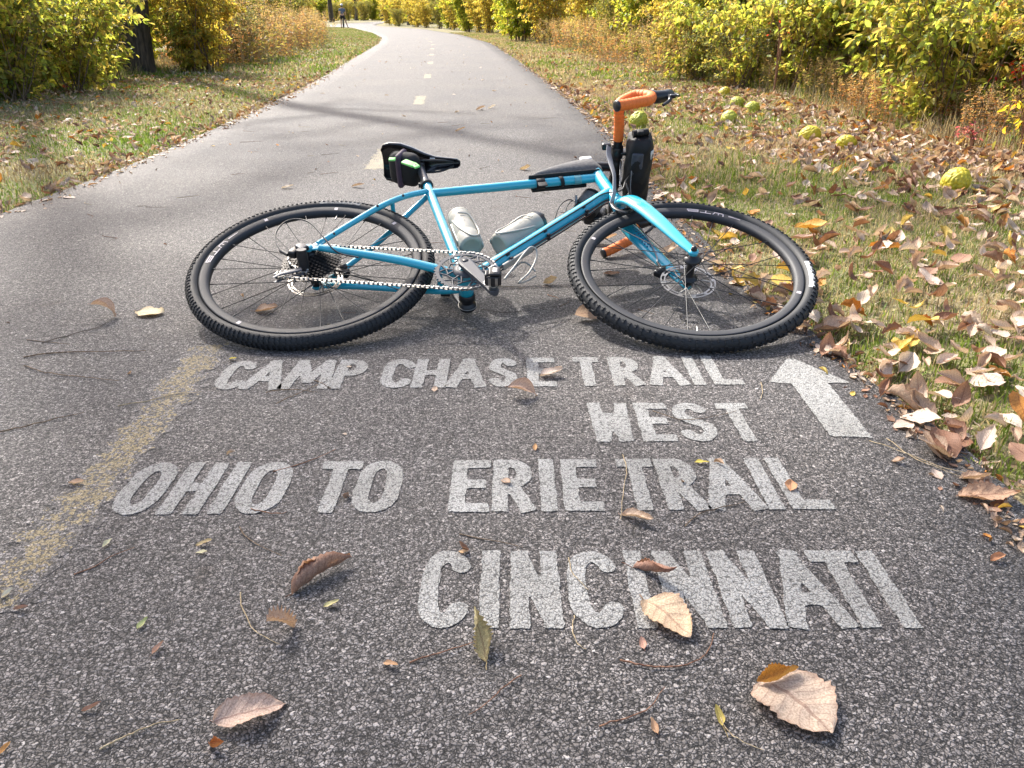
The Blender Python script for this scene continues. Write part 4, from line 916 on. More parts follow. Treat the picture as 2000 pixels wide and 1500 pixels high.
hero(1302, 1208, 130, -55, (.62, .47, .32), 'large cream leaf with dark speckles on the second N of CINCINNATI', dict(seed=7, width=.72, fold=.18, curl=.1, twist=.15, serr=.05, stem=.12), spot=True)
hero(1255, 1262, 28, 100, (.60, .36, .27), 'tiny pink leaf scrap below the large speckled cream leaf', dict(seed=8, width=.6, fold=.3, curl=.2, twist=.1, stem=.25))
hero(1552, 1378, 165, -62, (.52, .41, .32), 'broad pinkish tan leaf, nearest of the large leaves at lower right', dict(seed=9, width=.98, fold=.12, curl=.08, twist=.05, serr=.025, stem=.05))
hero(1516, 1334, 88, 10, (.46, .25, .06), 'orange brown folded leaf tucked behind the broad pinkish tan leaf', dict(seed=10, width=.55, fold=.8, curl=.2, twist=-.4, serr=.08, stem=False), z=.008)
hero(1405, 1408, 42, 95, (.62, .52, .16), 'small yellow leaf with a thin stalk left of the broad pinkish tan leaf', dict(seed=11, width=.5, fold=.5, curl=.3, twist=.2, stem=.7))
hero(1278, 1425, 34, 110, (.56, .36, .22), 'small tan leaflet near the bottom edge below the speckled leaf', dict(seed=12, width=.5, fold=.4, curl=.2, twist=.2, stem=.1))
hero(1242, 1016, 68, -28, (.60, .46, .34), 'pale tan pointed leaf under the T of TRAIL beside the E of ERIE', dict(seed=13, width=.42, fold=.5, curl=.2, twist=.4, stem=.1))
hero(1543, 955, 30, 70, (.62, .34, .18), 'small salmon leaf scrap on the last L of OHIO TO ERIE TRAIL', dict(seed=14, width=.85, fold=.3, curl=.3, twist=.1, stem=.1))
hero(1370, 906, 28, -5, (.62, .52, .10), 'tiny yellow leaflet at the top of the R in ERIE TRAIL', dict(seed=15, width=.4, fold=.2, curl=.1, twist=.1, stem=False))
hero(1018, 772, 60, -5, (.54, .38, .28), 'tan leaf with brown edge between CHASE and ERIE', dict(seed=16, width=.6, fold=.4, curl=-.3, twist=.2, stem=.1), rx=.2)
hero(1073, 735, 48, 10, (.60, .50, .42), 'pale leaf lying on the E of CHASE', dict(seed=17, width=.6, fold=.3, curl=.3, twist=.3, stem=.1))
hero(1146, 623, 60, 8, (.46, .31, .20), 'ribbed tan leaf tucked against the left side of the front tyre', dict(seed=18, width=.75, fold=.15, curl=-.2, twist=.1, stem=.05), rx=.3)
hero(1072, 556, 34, -20, (.62, .52, .36), 'small cream curled leaf left of the front wheel', dict(seed=19, width=.75, fold=.8, curl=.4, twist=.3, stem=.1))
hero(290, 613, 60, -5, (.66, .56, .36), 'cream yellow leaf lying flat left of the rear wheel', dict(seed=20, width=.8, fold=.12, curl=.1, twist=.1, serr=.08, stem=.1))
hero(206, 622, 52, 22, (.52, .40, .32), 'brownish pale leaf humped over, farthest left of the rear wheel', dict(seed=21, width=.6, fold=.5, curl=-.6, twist=.2, stem=.1))
hero(517, 609, 44, 10, (.54, .38, .26), 'tan leaf lying inside the rear wheel', dict(seed=22, width=.8, fold=.3, curl=.2, twist=.2, stem=.2))
hero(1194, 537, 32, -10, (.22, .12, .07), 'small dark brown leaf lying inside the front wheel below the orange bar end', dict(seed=23, width=.6, fold=.2, curl=.1, twist=.1, stem=False))
hero(1175, 477, 60, -8, (.62, .48, .36), 'pale tan leaf beside the lower orange bar end', dict(seed=24, width=.6, fold=.4, curl=.3, twist=.2, stem=False))
hero(648, 1184, 32, 25, (.60, .56, .28), 'pale yellow leaflet between the folded brown leaf and CINCINNATI', dict(seed=25, width=.42, fold=.3, curl=.2, twist=.1, stem=False))
hero(279, 1222, 30, 68, (.46, .52, .24), 'yellow green leaflet on the left asphalt', dict(seed=26, width=.45, fold=.3, curl=.2, twist=.1, stem=False))
hero(307, 1272, 32, 65, (.58, .38, .28), 'pinkish tan leaflet just below the yellow green one', dict(seed=27, width=.4, fold=.5, curl=.2, twist=.2, stem=.2))
hero(211, 1065, 24, 60, (.62, .62, .42), 'pale green leaflet left of the word OHIO and below it', dict(seed=28, width=.5, fold=.3, curl=.2, twist=.1, stem=False))
hero(400, 1065, 34, 15, (.60, .48, .26), 'tan yellow leaflet below the second O of OHIO, upper of two', dict(seed=29, width=.35, fold=.3, curl=.2, twist=.2, stem=False))
hero(395, 1082, 24, -5, (.64, .62, .40), 'pale yellow leaflet below OHIO, lower of two', dict(seed=30, width=.4, fold=.2, curl=.1, twist=.1, stem=False))
hero(763, 1302, 34, -25, (.60, .38, .22), 'small tan leaflet left of the curled olive leaf', dict(seed=31, width=.42, fold=.4, curl=.2, twist=.1, stem=False))
hero(905, 1082, 22, -25, (.62, .42, .24), 'tiny orange scrap on the first C of CINCINNATI', dict(seed=32, width=.5, fold=.3, curl=.2, twist=.1, stem=False))
hero(1045, 877, 20, 95, (.58, .34, .16), 'tiny orange scrap above the R of ERIE', dict(seed=33, width=.5, fold=.3, curl=.2, twist=.1, stem=False))
hero(1947, 1095, 34, 10, (.50, .26, .14), 'small rust leaf scrap near the right edge of the asphalt', dict(seed=34, width=.6, fold=.5, curl=.2, twist=.3, stem=False))
hero(1925, 974, 110, -2, (.46, .30, .20), 'large tan leaf with ragged lower edge lying on the asphalt at the far right', dict(seed=35, width=.45, fold=.3, curl=.15, twist=.2, serr=.12, stem=.05), rx=.15)
hero(16, 1163, 26, 60, (.68, .68, .56), 'tiny whitish leaf at the far left edge below the yellow line', dict(seed=36, width=.6, fold=.5, curl=.2, twist=.2, stem=False))
hero(43, 1193, 34, 5, (.40, .26, .20), 'small brown pod like leaflet near the left edge', dict(seed=37, width=.35, fold=.7, curl=.2, twist=.2, stem=False))
hero(180, 1387, 38, 25, (.42, .26, .19), 'narrow brown leaflet near the lower left corner', dict(seed=38, width=.3, fold=.6, curl=.2, twist=.2, stem=False))
hero(11, 1467, 28, 70, (.62, .34, .12), 'tiny orange leaf in the lower left corner', dict(seed=39, width=.5, fold=.4, curl=.2, twist=.2, stem=False))
hero(150, 946, 34, -8, (.56, .40, .28), 'small tan leaf lying on the faded yellow dash', dict(seed=40, width=.5, fold=.4, curl=.2, twist=.2, stem=False))
hero(455, 704, 18, -12, (.66, .56, .10), 'tiny yellow leaf just below the rear tyre', dict(seed=41, width=.45, fold=.3, curl=.2, twist=.2, stem=False))
hero(562, 368, 24, 5, (.64, .58, .50), 'whitish leaf on the asphalt left of the saddle', dict(seed=42, width=.5, fold=.3, curl=.2, twist=.2, stem=False))
hero(699, 366, 28, -8, (.44, .34, .26), 'brown leaf on the asphalt just left of the seat post', dict(seed=43, width=.4, fold=.5, curl=.2, twist=.2, stem=False))
hero(1026, 332, 24, -5, (.56, .46, .30), 'cream brown leaf on the asphalt behind the top tube', dict(seed=44, width=.6, fold=.6, curl=.3, twist=.2, stem=False))
hero(899, 257, 22, 0, (.54, .40, .26), 'tan leaf on the asphalt well behind the saddle nose', dict(seed=45, width=.5, fold=.3, curl=.3, twist=.2, stem=False))
hero(939, 215, 20, 0, (.48, .38, .30), 'grey brown leaf, left of a pair on the far asphalt', dict(seed=46, width=.6, fold=.5, curl=.3, twist=.2, stem=False))
hero(961, 212, 18, 10, (.70, .68, .64), 'white leaf, right of a pair on the far asphalt', dict(seed=47, width=.6, fold=.5, curl=.3, twist=.2, stem=False))
hero(1300, 498, 62, 5, (.64, .50, .36), 'pale leaf lying over the asphalt edge seen through the front wheel', dict(seed=48, width=.5, fold=.3, curl=.3, twist=.2, stem=False))
hero(1620, 648, 70, -15, (.44, .29, .20), 'tan leaf on the asphalt just right of the front tyre', dict(seed=49, width=.6, fold=.4, curl=.25, twist=.3, serr=.06, stem=.1))
hero(1575, 460, 60, -12, (.58, .32, .06), 'bright orange yellow leaf on the grass beyond the front tyre', dict(seed=50, width=.7, fold=.3, curl=.2, twist=.2, stem=.1), z=.03)
hero(1715, 735, 62, 75, (.66, .52, .42), 'pale leaf standing upright at the asphalt edge right of the arrow', dict(seed=51, width=.7, fold=.4, curl=.4, twist=.4, stem=.1), rx=.9, z=.01)
hero(140, 180, 34, 0, (.42, .10, .07), 'red brown leaf lying below the left shrubs', dict(seed=52, width=.8, fold=.3, curl=.3, twist=.3, stem=False), z=.05)
# ordinary leaves: the largest in view are objects, the rest is litter
def litter_positions(n, side, y0, y1, power=1.0):
    P = []
    while len(P) < n:
        y = y0 + (y1 - y0) * rng.random() ** power
        if side == 'R':
            d = rng.random() ** 1.0 * min(3.2, 2.4 + .05 * y); x = edge_x(RE, y) - .06 + d
            dens = .35 + .65 * vnoise(x, y, 1.6, 9) + (.9 if d < .18 else 0) + (.7 if (d > 1.1 and y < 6) else 0) - (.35 if .3 < d < .9 and y > 3 else 0)
        else:
            d = rng.random() * 3.2; x = edge_x(LE, y) + .06 - d
            dens = .28 + .5 * vnoise(x, y, 1.4, 10) + (.9 if d < .16 else 0) + (.4 if d > 2.2 else 0)
        if rng.random() < dens: P.append((x, y))
    return P
posR = litter_positions(1900, 'R', 1.15, 4.8, 1.1); posL = litter_positions(130, 'L', 3.0, 6.0, 1.2)
cands = []
for (x, y) in posR + posL:
    d = depth(x, y); px = 1000 + FPX * x / d; py = 750 - FPX * (y * SP - CAM_H * CP) / d
    if -20 < px < 2020 and py < 1500: cands.append((d, x, y, px, py))
cands.sort(); NI = 232
names = {'tan': 'tan', 'brown': 'brown', 'orange': 'orange', 'yellow': 'yellow', 'pale': 'pale cream', 'green': 'yellow green'}
kinds = ['tan'] * 6 + ['brown'] * 4 + ['pale'] * 5 + ['orange'] * 1 + ['yellow'] * 1
for i, (d, x, y, px, py) in enumerate(cands[:NI]):
    k = kinds[int(rng.integers(len(kinds)))]; c = PAL[k][int(rng.integers(len(PAL[k])))]; L = float(rng.uniform(.046, .088))
    onpath = x < edge_x(RE, y) - .02 and x > edge_x(LE, y) + .02
    area = ('on the asphalt rim beside the word WEST' if y < 1.6 else 'on the asphalt rim right of the arrow' if y < 1.95 else 'on the asphalt rim by the front wheel') if onpath else ('on grass at the right border below the arrow' if y < 1.55 else 'on grass right of the arrow' if y < 1.95 else 'on grass right of the front tyre' if y < 2.6 else 'on grass just beyond the front tyre' if y < 3.2 and x < 1.5 else 'on grass below the nearest hedge apple' if y < 3.9 else 'on grass around the nearest hedge apple') if x > 0 else 'in the left verge grass near the asphalt'
    si = int(rng.integers(8)); shp = ['cupped', 'folded', 'humped', 'twisted', 'broad flat', 'crumpled', 'rolled', 'half folded'][si]; L *= 1; big = 'large ' if L > .076 else 'small ' if L < .057 else ''
    put_leaf(x, y, .002 if onpath else float(ground_z(x, y)) + .026, L, float(rng.uniform(0, 6.28)), c, SHAPES[si], '%s%s %s leaf %s' % (big, shp, names[k], area), '%s%s %s leaves %s' % (big, shp, names[k], area), rx=float(rng.normal(0, .15)), ry=float(rng.normal(0, .12)))
def litter_mass(pos, Lr, small=False, zoff=.02):
    base = [leaf_arrays(seed=70 + k, width=.55 + .05 * k, fold=[.3, .9, .5, .2, 1.2][k], curl=[.3, -.3, .6, .2, .5][k], twist=[.2, .5, -.4, .1, .8][k], nu=5, nv=3, stem=False) for k in range(5)]
    Vs, Fs, Cs, Us = [], [], [], []; nb = 0
    for (x, y) in pos:
        V, F, UV = base[int(rng.integers(5))]; L = rng.uniform(*Lr); on = edge_x(LE, y) + .01 < x < edge_x(RE, y) - .01; a, b, c = rng.uniform(0, 6.28), rng.normal(0, .08 if on else .22), rng.normal(0, .08 if on else .2)
        ca, sa, cb, sb, cc, sc2 = math.cos(a), math.sin(a), math.cos(b), math.sin(b), math.cos(c), math.sin(c)
        M = np.array([[ca, -sa, 0], [sa, ca, 0], [0, 0, 1]]) @ np.array([[1, 0, 0], [0, cb, -sb], [0, sb, cb]]) @ np.array([[cc, 0, sc2], [0, 1, 0], [-sc2, 0, cc]])
        W = (V * (L, L, L * (.35 if on and L > .03 else 1))) @ M.T; W[:, 2] -= np.percentile(W[:, 2], 12)
        W += [x, y, .001 if on else float(ground_z(x, y)) + zoff * rng.uniform(.2, 1.3)]
        k = 'pale' if on and L > .03 and rng.random() < .7 else kinds[int(rng.integers(len(kinds)))]; col = np.array(PAL[k][int(rng.integers(len(PAL[k])))]) * rng.uniform(.8, 1.15)
        Vs.append(W); Fs.append(F + nb); nb += len(V); Cs.append(np.repeat(col[None], len(F), 0)); Us.append(UV[F.ravel()])
    return np.concatenate(Vs), np.concatenate(Fs), np.concatenate(Cs), np.concatenate(Us)
rest = [(x, y) for (_, x, y, _, _) in cands[NI:]]
rest += litter_positions(3000, 'R', 4.5, 10, 1.2) + litter_positions(2000, 'R', 9, 30, 1.5) + [] + litter_positions(1300, 'L', 10, 40, 1.4)
fa = [litter_mass(rest, (.05, .095)), litter_mass(litter_positions(3200, 'L', 4.5, 12, 1.2), (.028, .065)), litter_mass([(float(edge_x(LE, y)) + float(rng.normal(-.03, .07)), float(y)) for y in rng.uniform(3.0, 12, 330)], (.035, .085))]
# crumbs and small scraps along both asphalt rims and a few out on the trail
cr = []
for _ in range(4200):
    y = 1.0 + 14 * rng.random() ** 1.6; s = rng.random() < .62
    x = (edge_x(RE, y) + rng.normal(.0, .045)) if s else (edge_x(LE, y) + rng.normal(-.03, .07)); cr.append((float(x), float(y)))
for _ in range(170):
    y = 1 + 24 * rng.random() ** 1.3; x = rng.uniform(edge_x(LE, y), edge_x(RE, y)); cr.append((float(x), float(y)))
fa.append(litter_mass(cr, (.010, .03), zoff=.012))
far = [(float(rng.uniform(edge_x(LE, y), edge_x(RE, y))), float(y)) for y in rng.uniform(4, 40, 60)]
fa.append(litter_mass(far, (.04, .075)))
nb = 0; A = []
for (V, F, C, U) in fa: A.append((V, F + nb, C, U)); nb += len(V)
tag(link('leaf_litter', np_mesh('leaf_litter', *[np.concatenate([a[i] for a in A]) for i in range(4)], smooth=True, mat=MAT['leaf_mass'])), 'small and distant dry leaves scattered over both verges and the trail', 'leaf litter', kind='stuff')

# ------------------------------------------------------------------ twigs and stalks on the asphalt
def twig(pts, r, mat, label, group=None):
    P = [np.array([*G(*p), .0015]) for p in pts]; c = P[len(P) // 2].copy(); m = MB()
    S = spline(P, 5); n = len(S); rg = np.random.default_rng(len(pts) + int(pts[0][0]))
    S = [s + np.array([0, 0, .001 + .0015 * abs(math.sin(i * .7))]) + rg.normal(0, .0005, 3) for i, s in enumerate(S)]
    r *= .72; m.tube(S, [r, r * .8, r * .45], 6); e = m.build('twig', mat, None, c); e.location = c
    return tag(e, label, 'twig', group)
tw = MAT['twig']; tr_ = MAT['twigred']; stw = MAT['straw']
twig([(47, 699), (110, 691), (180, 689), (285, 687)], .0026, tw, 'straight dark twig left of the rear wheel')
twig([(48, 716), (90, 730), (150, 737), (232, 746)], .0022, tw, 'bent dark twig just below the straight dark one')
twig([(0, 846), (50, 835), (100, 822), (165, 808)], .0022, tw, 'long dark twig at the left edge beside the yellow dash')
twig([(82, 672), (140, 655), (195, 640), (225, 622)], .0018, MAT['bark'], 'thin twig running to the humped leaf left of the rear wheel')
twig([(800, 1297), (860, 1278), (925, 1258)], .0017, tr_, 'reddish stalk ending at the curled olive leaf')
twig([(1211, 1292), (1250, 1303), (1300, 1306), (1350, 1299), (1382, 1275), (1394, 1240)], .0019, tr_, 'hook shaped twig below the large speckled leaf')
twig([(1018, 1322), (985, 1345), (950, 1378), (915, 1400)], .0014, tr_, 'thin twig below the curled olive leaf')
twig([(1170, 1420), (1225, 1406), (1270, 1384), (1298, 1345)], .0016, tr_, 'curved twig left of the broad pinkish leaf')
twig([(1122, 1205), (1118, 1235), (1130, 1262), (1146, 1272)], .0013, stw, 'short curved stalk below the C of CINCINNATI')
twig([(1216, 890), (1224, 920), (1218, 960), (1212, 1018)], .0014, stw, 'pale stalk crossing the T of ERIE TRAIL')
twig([(1338, 1030), (1360, 1010), (1400, 996), (1455, 984)], .0017, tw, 'brown curved twig under the A of ERIE TRAIL')
twig([(1696, 862), (1760, 885), (1850, 918), (1945, 936)], .0012, stw, 'long pale grass stalk right of the arrow')
twig([(1730, 858), (1790, 900), (1880, 935)], .0012, stw, 'second pale grass stalk right of the arrow, fanning lower')
twig([(470, 1160), (474, 1190), (500, 1235), (548, 1262)], .0014, stw, 'pale curved stalk left of the small torn tan leaf')
twig([(195, 1466), (250, 1440), (300, 1420), (352, 1410)], .0017, stw, 'straw coloured stalk near the lower left corner')
twig([(230, 795), (290, 785), (340, 772), (395, 768)], .0016, stw, 'yellowish stalk across the faded dash near CAMP')
twig([(520, 768), (570, 763), (620, 768)], .0016, tw, 'thin twig just under the word CAMP')
twig([(540, 790), (580, 772), (640, 745)], .0015, tw, 'thin twig crossing the M of CAMP')
twig([(1486, 748), (1489, 768), (1484, 785)], .0012, stw, 'short stalk between the arrow and the L of TRAIL')
twig([(1275, 805), (1330, 822), (1380, 818), (1440, 805)], .0013, tw, 'thin twig crossing the S of WEST')
twig([(940, 606), (985, 612), (1035, 608), (1090, 600)], .0014, MAT['bark'], 'dark thin twig between the wheels behind the words')
twig([(1404, 1380), (1404, 1400), (1430, 1440), (1490, 1470)], .0012, stw, 'pale stalk with a bend beside the small yellow leaf')
twig([(490, 996), (530, 1006), (560, 1003)], .0015, tr_, 'reddish twig under the last O of OHIO')
twig([(1110, 1092), (1120, 1125), (1150, 1155)], .0012, stw, 'pale stalk crossing the second C of CINCINNATI')
for k in range(60):
    y = .95 + 6 * rng.random() ** 1.4; x = rng.uniform(edge_x(LE, y) + .1, edge_x(RE, y) - .1); a = rng.uniform(-.9, .9); L = rng.uniform(.03, .16)
    P = [np.array([x + t * L * math.cos(a + .8 * t * rng.normal()), y + t * L * math.sin(a), .0015 + .001 * (t > 0)]) for t in (-.5, -.2, .15, .5)]
    m = MB(); m.tube(spline(P, 4), [.0012, .0009, .0005], 5); e = m.build('twig', [tw, stw, tr_][k % 3], None, P[1]); e.location = P[1]
    kk = ['grey brown', 'straw coloured', 'reddish'][k % 3]; wh = ('on the near asphalt around the words' if P[1][1] < 1.9 else 'on the asphalt beside the bicycle' if P[1][1] < 3.2 else 'on the asphalt beyond the bicycle') + (', left half' if P[1][0] < -.8 else ''); tag(e, 'thin %s twig scrap %s' % (kk, wh), 'twig', '%s twig scraps %s' % (kk, wh))

# ------------------------------------------------------------------ hedge apples
def hedge_apple(px, py, dpx, mat, label):
    x, y = G(px, py); r = dpx / 2 / FPX * depth(x, y); z0 = float(ground_z(x, y))
    bm = bmesh.new(); bmesh.ops.create_icosphere(bm, subdivisions=5, radius=1)
    rg = np.random.default_rng(int(px)); C = rg.normal(0, 1, (90, 3)); C /= np.linalg.norm(C, axis=1)[:, None]
    co = np.array([v.co for v in bm.verts]); dd_ = np.sort(np.linalg.norm(co[:, None] - C[None], axis=2), axis=1); gap = np.clip((dd_[:, 1] - dd_[:, 0]) * 9, 0, 1)
    f = 1 + .13 * np.sqrt(gap) + .03 * np.sin(co[:, 0] * 3 + px)
    for v, k in zip(bm.verts, f): v.co = v.co * float(k * r * .94)
    me = bpy.data.meshes.new('hedge_apple'); bm.to_mesh(me); bm.free(); me.materials.append(mat); me.polygons.foreach_set('use_smooth', [True] * len(me.polygons))
    o = link('hedge_apple', me); o.location = (x, y, z0 + r * .60); o.scale = (1.0 + .08 * math.sin(px), 1, .86 + .06 * math.sin(px * 3)); o.rotation_euler = (px, .3 * math.sin(py), py); tag(o, label, 'hedge apple', 'hedge apples lying on the right verge')
ya, ga = MAT['osage'], MAT['osagegreen']
hedge_apple(1246, 246, 38, ga, 'bumpy bright green hedge apple just right of the upright handlebar')
hedge_apple(1413, 190, 24, ya, 'bumpy yellow hedge apple, farthest of those under the right shrubs')
hedge_apple(1439, 210, 26, ga, 'small green hedge apple half sunk in leaves, left of a close pair')
hedge_apple(1467, 222, 29, ga, 'dark olive hedge apple, right of a close pair below the shrubs')
hedge_apple(1422, 241, 31, ga, 'green hedge apple split by a crease, nearest below the close pair')
hedge_apple(1580, 272, 40, ya, 'bright yellow hedge apple on the right verge, left of two neighbours')
hedge_apple(1652, 288, 38, ya, 'bright yellow hedge apple on the right verge, right of two neighbours')
hedge_apple(1862, 372, 54, ya, 'largest bright yellow hedge apple among dry leaves, nearest the viewer')

# ------------------------------------------------------------------ grass
def grass(n, region, hgt, wid, name, label, thr=.56):
    P = region(n); n = len(P); x, y = P[:, 0], P[:, 1]; z = ground_z(x, y)
    a = rng.uniform(0, 6.28, n); ln = rng.uniform(*hgt, n) * (.55 + .8 * vnoise(x, y, 2.3, 6)); wd = rng.uniform(*wid, n); lean = np.abs(rng.normal(.0, .75, n)); la = rng.uniform(0, 6.28, n)
    dx, dy = np.cos(a) * wd / 2, np.sin(a) * wd / 2; lx, ly = np.cos(la) * np.sin(lean) * ln, np.sin(la) * np.sin(lean) * ln; lz = np.cos(lean) * ln
    b0 = np.stack([x - dx, y - dy, z], 1); b1_ = np.stack([x + dx, y + dy, z], 1)
    m0 = np.stack([x + lx * .4 - dx * .8, y + ly * .4 - dy * .8, z + lz * .62], 1); m1 = np.stack([x + lx * .4 + dx * .8, y + ly * .4 + dy * .8, z + lz * .62], 1)
    tp = np.stack([x + lx, y + ly, z + lz * .95], 1); tp2 = tp + np.stack([dx, dy, dx * 0], 1) * .15
    V = np.stack([b0, b1_, m1, m0, tp2, tp], 1).reshape(-1, 3); i = np.arange(n)[:, None] * 6
    F = np.concatenate([i + [0, 1, 2, 3], i + [3, 2, 4, 5]], 1).reshape(-1, 4)
    dry = vnoise(x, y, 1.1, 7) * .55 + vnoise(x, y, 5, 8) * .3 + rng.random(n) * .5
    g = np.array([.12, .20, .03]); g2 = np.array([.22, .30, .06]); s = np.array([.45, .40, .26]); br = np.array([.28, .19, .11])
    t1 = rng.random(n)[:, None]; C = g * (1 - t1) + g2 * t1; dm = (dry > thr)[:, None]; C = np.where(dm, s * rng.uniform(.7, 1.1, (n, 1)), C); C = np.where(((dry > .90) & (rng.random(n) < .6))[:, None], br, C)
    C = C * rng.uniform(.8, 1.2, (n, 1)) * (np.array([.88, .98, .95]) if thr > .6 else 1)
    tag(link(name, np_mesh(name, V, F, cols=np.repeat(C, 2, 0), smooth=True, mat=MAT['grass'])), label, 'grass', kind='stuff')
def reg(side, y0, y1, w, power=1.0):
    def f(n):
        y = y0 + (y1 - y0) * rng.random(n) ** power; d = rng.random(n) * w
        if side == 'R':
            x = edge_x(RE, y) - .035 + d
        else: x = edge_x(LE, y) + .04 - d
        keep = (rng.random(n) < .25 + np.clip(d / .10, 0, 1) * .9) ; px = 1000 + FPX * x / (y * CP + CAM_H * SP); keep &= (px > -60) & (px < 2060)
        return np.stack([x, y], 1)[keep]
    return f
grass(100000, reg('R', 1.2, 4.2, 3.0, 1.0), (.014, .040), (.0022, .0045), 'grass', 'mown green and straw grass of the right verge near the wheels')
grass(90000, reg('R', 4.1, 12, 3.4, 1.2), (.022, .06), (.004, .008), 'grass', 'mown grass of the right verge beyond the bicycle')
grass(60000, reg('R', 11.5, 48, 4.2, 1.4), (.03, .08), (.012, .03), 'grass', 'distant mown grass of the right verge')
grass(100000, reg('L', 3.0, 12, 3.6, 1.1), (.016, .045), (.004, .008), 'grass', 'mown grass of the left verge', thr=.66)
grass(60000, reg('L', 11.5, 75, 5.0, 1.3), (.03, .08), (.012, .03), 'grass', 'distant mown grass of the left verge', thr=.66)

# ------------------------------------------------------------------ shrubs, weeds, trees
def leaf_cards(C, D, L, W, cols, nrm=None):
    """hexagonal folded leaves at C pointing along D (n,3)"""
    n = len(C); D = D / np.linalg.norm(D, axis=1)[:, None]; up = rng.normal(0, .55, (n, 3)) + [0, 0, 1.0]
    S = np.cross(D, up); S /= np.linalg.norm(S, axis=1)[:, None] + 1e-9; U = np.cross(S, D)
    L = L[:, None]; W = W[:, None]; f = rng.uniform(.05, .35, (n, 1)); dr = rng.uniform(-.25, .05, (n, 1))
    P = [C, C + D * L * .35 + S * W * .5 + U * W * f, C + D * L * .72 + S * W * .4 + U * (W * f + L * dr * .4), C + D * L + U * L * dr, C + D * L * .72 - S * W * .4 + U * (W * f + L * dr * .4), C + D * L * .35 - S * W * .5 + U * W * f]
    V = np.stack(P, 1).reshape(-1, 3); i = np.arange(n)[:, None] * 6
    F = np.concatenate([i + [0, 1, 2, 3], i + [0, 3, 4, 5]], 1).reshape(-1, 4)
    return V, F, np.repeat(cols, 2, 0)
def pick(pal, n):
    pal = np.array(pal); i = rng.integers(len(pal), size=n); j = rng.integers(len(pal), size=n); t = rng.random((n, 1)) * .5
    return (pal[i] * (1 - t) + pal[j] * t) * rng.uniform(.75, 1.2, (n, 1))
SP_ = {'green': [(.17, .29, .04), (.26, .38, .05), (.38, .46, .06), (.50, .50, .07)], 'lime': [(.31, .42, .06), (.38, .48, .07), (.50, .53, .09), (.22, .33, .05), (.52, .45, .10)], 'loose': [(.40, .50, .10), (.29, .38, .09), (.55, .56, .12), (.38, .31, .13), (.24, .33, .09), (.54, .46, .14)],
       'gold': [(.54, .50, .11), (.57, .44, .10), (.46, .46, .11), (.50, .35, .12), (.38, .42, .11)], 'olive': [(.17, .22, .06), (.26, .28, .07), (.40, .36, .08), (.24, .17, .08), (.12, .17, .06)],
       'grey': [(.14, .20, .10), (.20, .25, .13), (.30, .30, .12), (.38, .32, .10)]}
def shrub_data(species, h, rad, nst, ntw, nlf, leafL, low=.12, seed=0):
    """stems fanning from the ground, twigs along them, leaves hanging off the twigs"""
    rg = np.random.default_rng(seed); m = MB(); tips = []
    for i in range(nst):
        a = rg.uniform(0, 6.28); sp2 = rg.uniform(.25, 1) * rad; hh = h * rg.uniform(.6, 1.0); b = np.array([rg.normal(0, .10), rg.normal(0, .10), -.05])
        e = np.array([math.cos(a) * sp2, math.sin(a) * sp2, hh]); mid = b + (e - b) * .5 + [0, 0, h * .13] + rg.normal(0, .06, 3)
        P = spline([b, b + (mid - b) * .5 + rg.normal(0, .03, 3), mid, e - (e - mid) * .4 + [0, 0, .04], e + [0, 0, -h * .08 * sp2]], 4)
        m.tube(P, [.014 * h / 2, .008 * h / 2, .002], 4, cap=False); tips.append(P)
    tw_ = []
    for k in range(ntw):
        P = tips[rg.integers(nst)]; t = low + (1 - low) * rg.random() ** .8; p = P[min(len(P) - 1, int(t * (len(P) - 1)))]
        a = rg.uniform(0, 6.28); L = rg.uniform(.18, .5) * rad; d = np.array([math.cos(a), math.sin(a), rg.uniform(-.25, .5)]); q = p + d * L + [0, 0, -.12 * L]
        tw_.append((p, q)); 
        if k < ntw * .6: m.tube([p, (p + q) / 2 + [0, 0, .03 * L], q], [.004, .0015], 3, cap=False)
    n = nlf; ti = rg.integers(len(tw_), size=n); A_ = np.array([t[0] for t in tw_])[ti]; B_ = np.array([t[1] for t in tw_])[ti]; u = rg.random((n, 1)) ** .8
    C = A_ * (1 - u) + B_ * u + rg.normal(0, .022, (n, 3)); dirn = (B_ - A_); dirn /= np.linalg.norm(dirn, axis=1)[:, None]
    D = dirn * .5 + rg.normal(0, .55, (n, 3)) + [0, 0, -.45]; C[:, 2] = np.maximum(C[:, 2], .06)
    tone = rg.integers(0, 1000, len(tw_)) / 1000.0; cols = pick(SP_[species], n) * (.8 + .4 * tone[ti])[:, None]
    L = rg.uniform(.65, 1.15, n) * leafL
    fol = leaf_cards(C, D, L, L * rg.uniform(.42, .62, n), cols)
    return m, fol
def make_shrub(name, label, cat, group, data, loc, rz=0, sc=1.0):
    e = empty(name, loc=loc); e.rotation_euler[2] = rz; e.scale = (sc,) * 3; tag(e, label, cat, group)
    stm, fol = data; a = stm.build('stems', MAT['twig'], e); b = link('foliage', np_mesh('foliage', fol[0], fol[1], cols=fol[2], mat=MAT['foliage']), e)
    return e
def dup(root, loc, rz, sc, label, group=None):
    r = root.copy(); COL.objects.link(r); r.location = loc; r.rotation_euler = (0, 0, rz); r.scale = (sc,) * 3 if not hasattr(sc, '__len__') else sc
    r['label'] = label
    if group: r['group'] = group
    for c in list(root.children):
        d = c.copy(); COL.objects.link(d); d.parent = r
    return r
protos = {}
specs = {'lime': ('lime', 2.0, .95, 13, 320, 8200, .092), 'green': ('green', 2.1, 1.0, 12, 300, 8200, .098), 'gold': ('gold', 2.1, 1.0, 11, 300, 7600, .075), 'olive': ('olive', 1.5, .85, 14, 320, 8000, .042), 'grey': ('grey', 1.1, .8, 14, 240, 5600, .04), 'loose': ('loose', 1.35, .8, 20, 200, 2300, .088)}
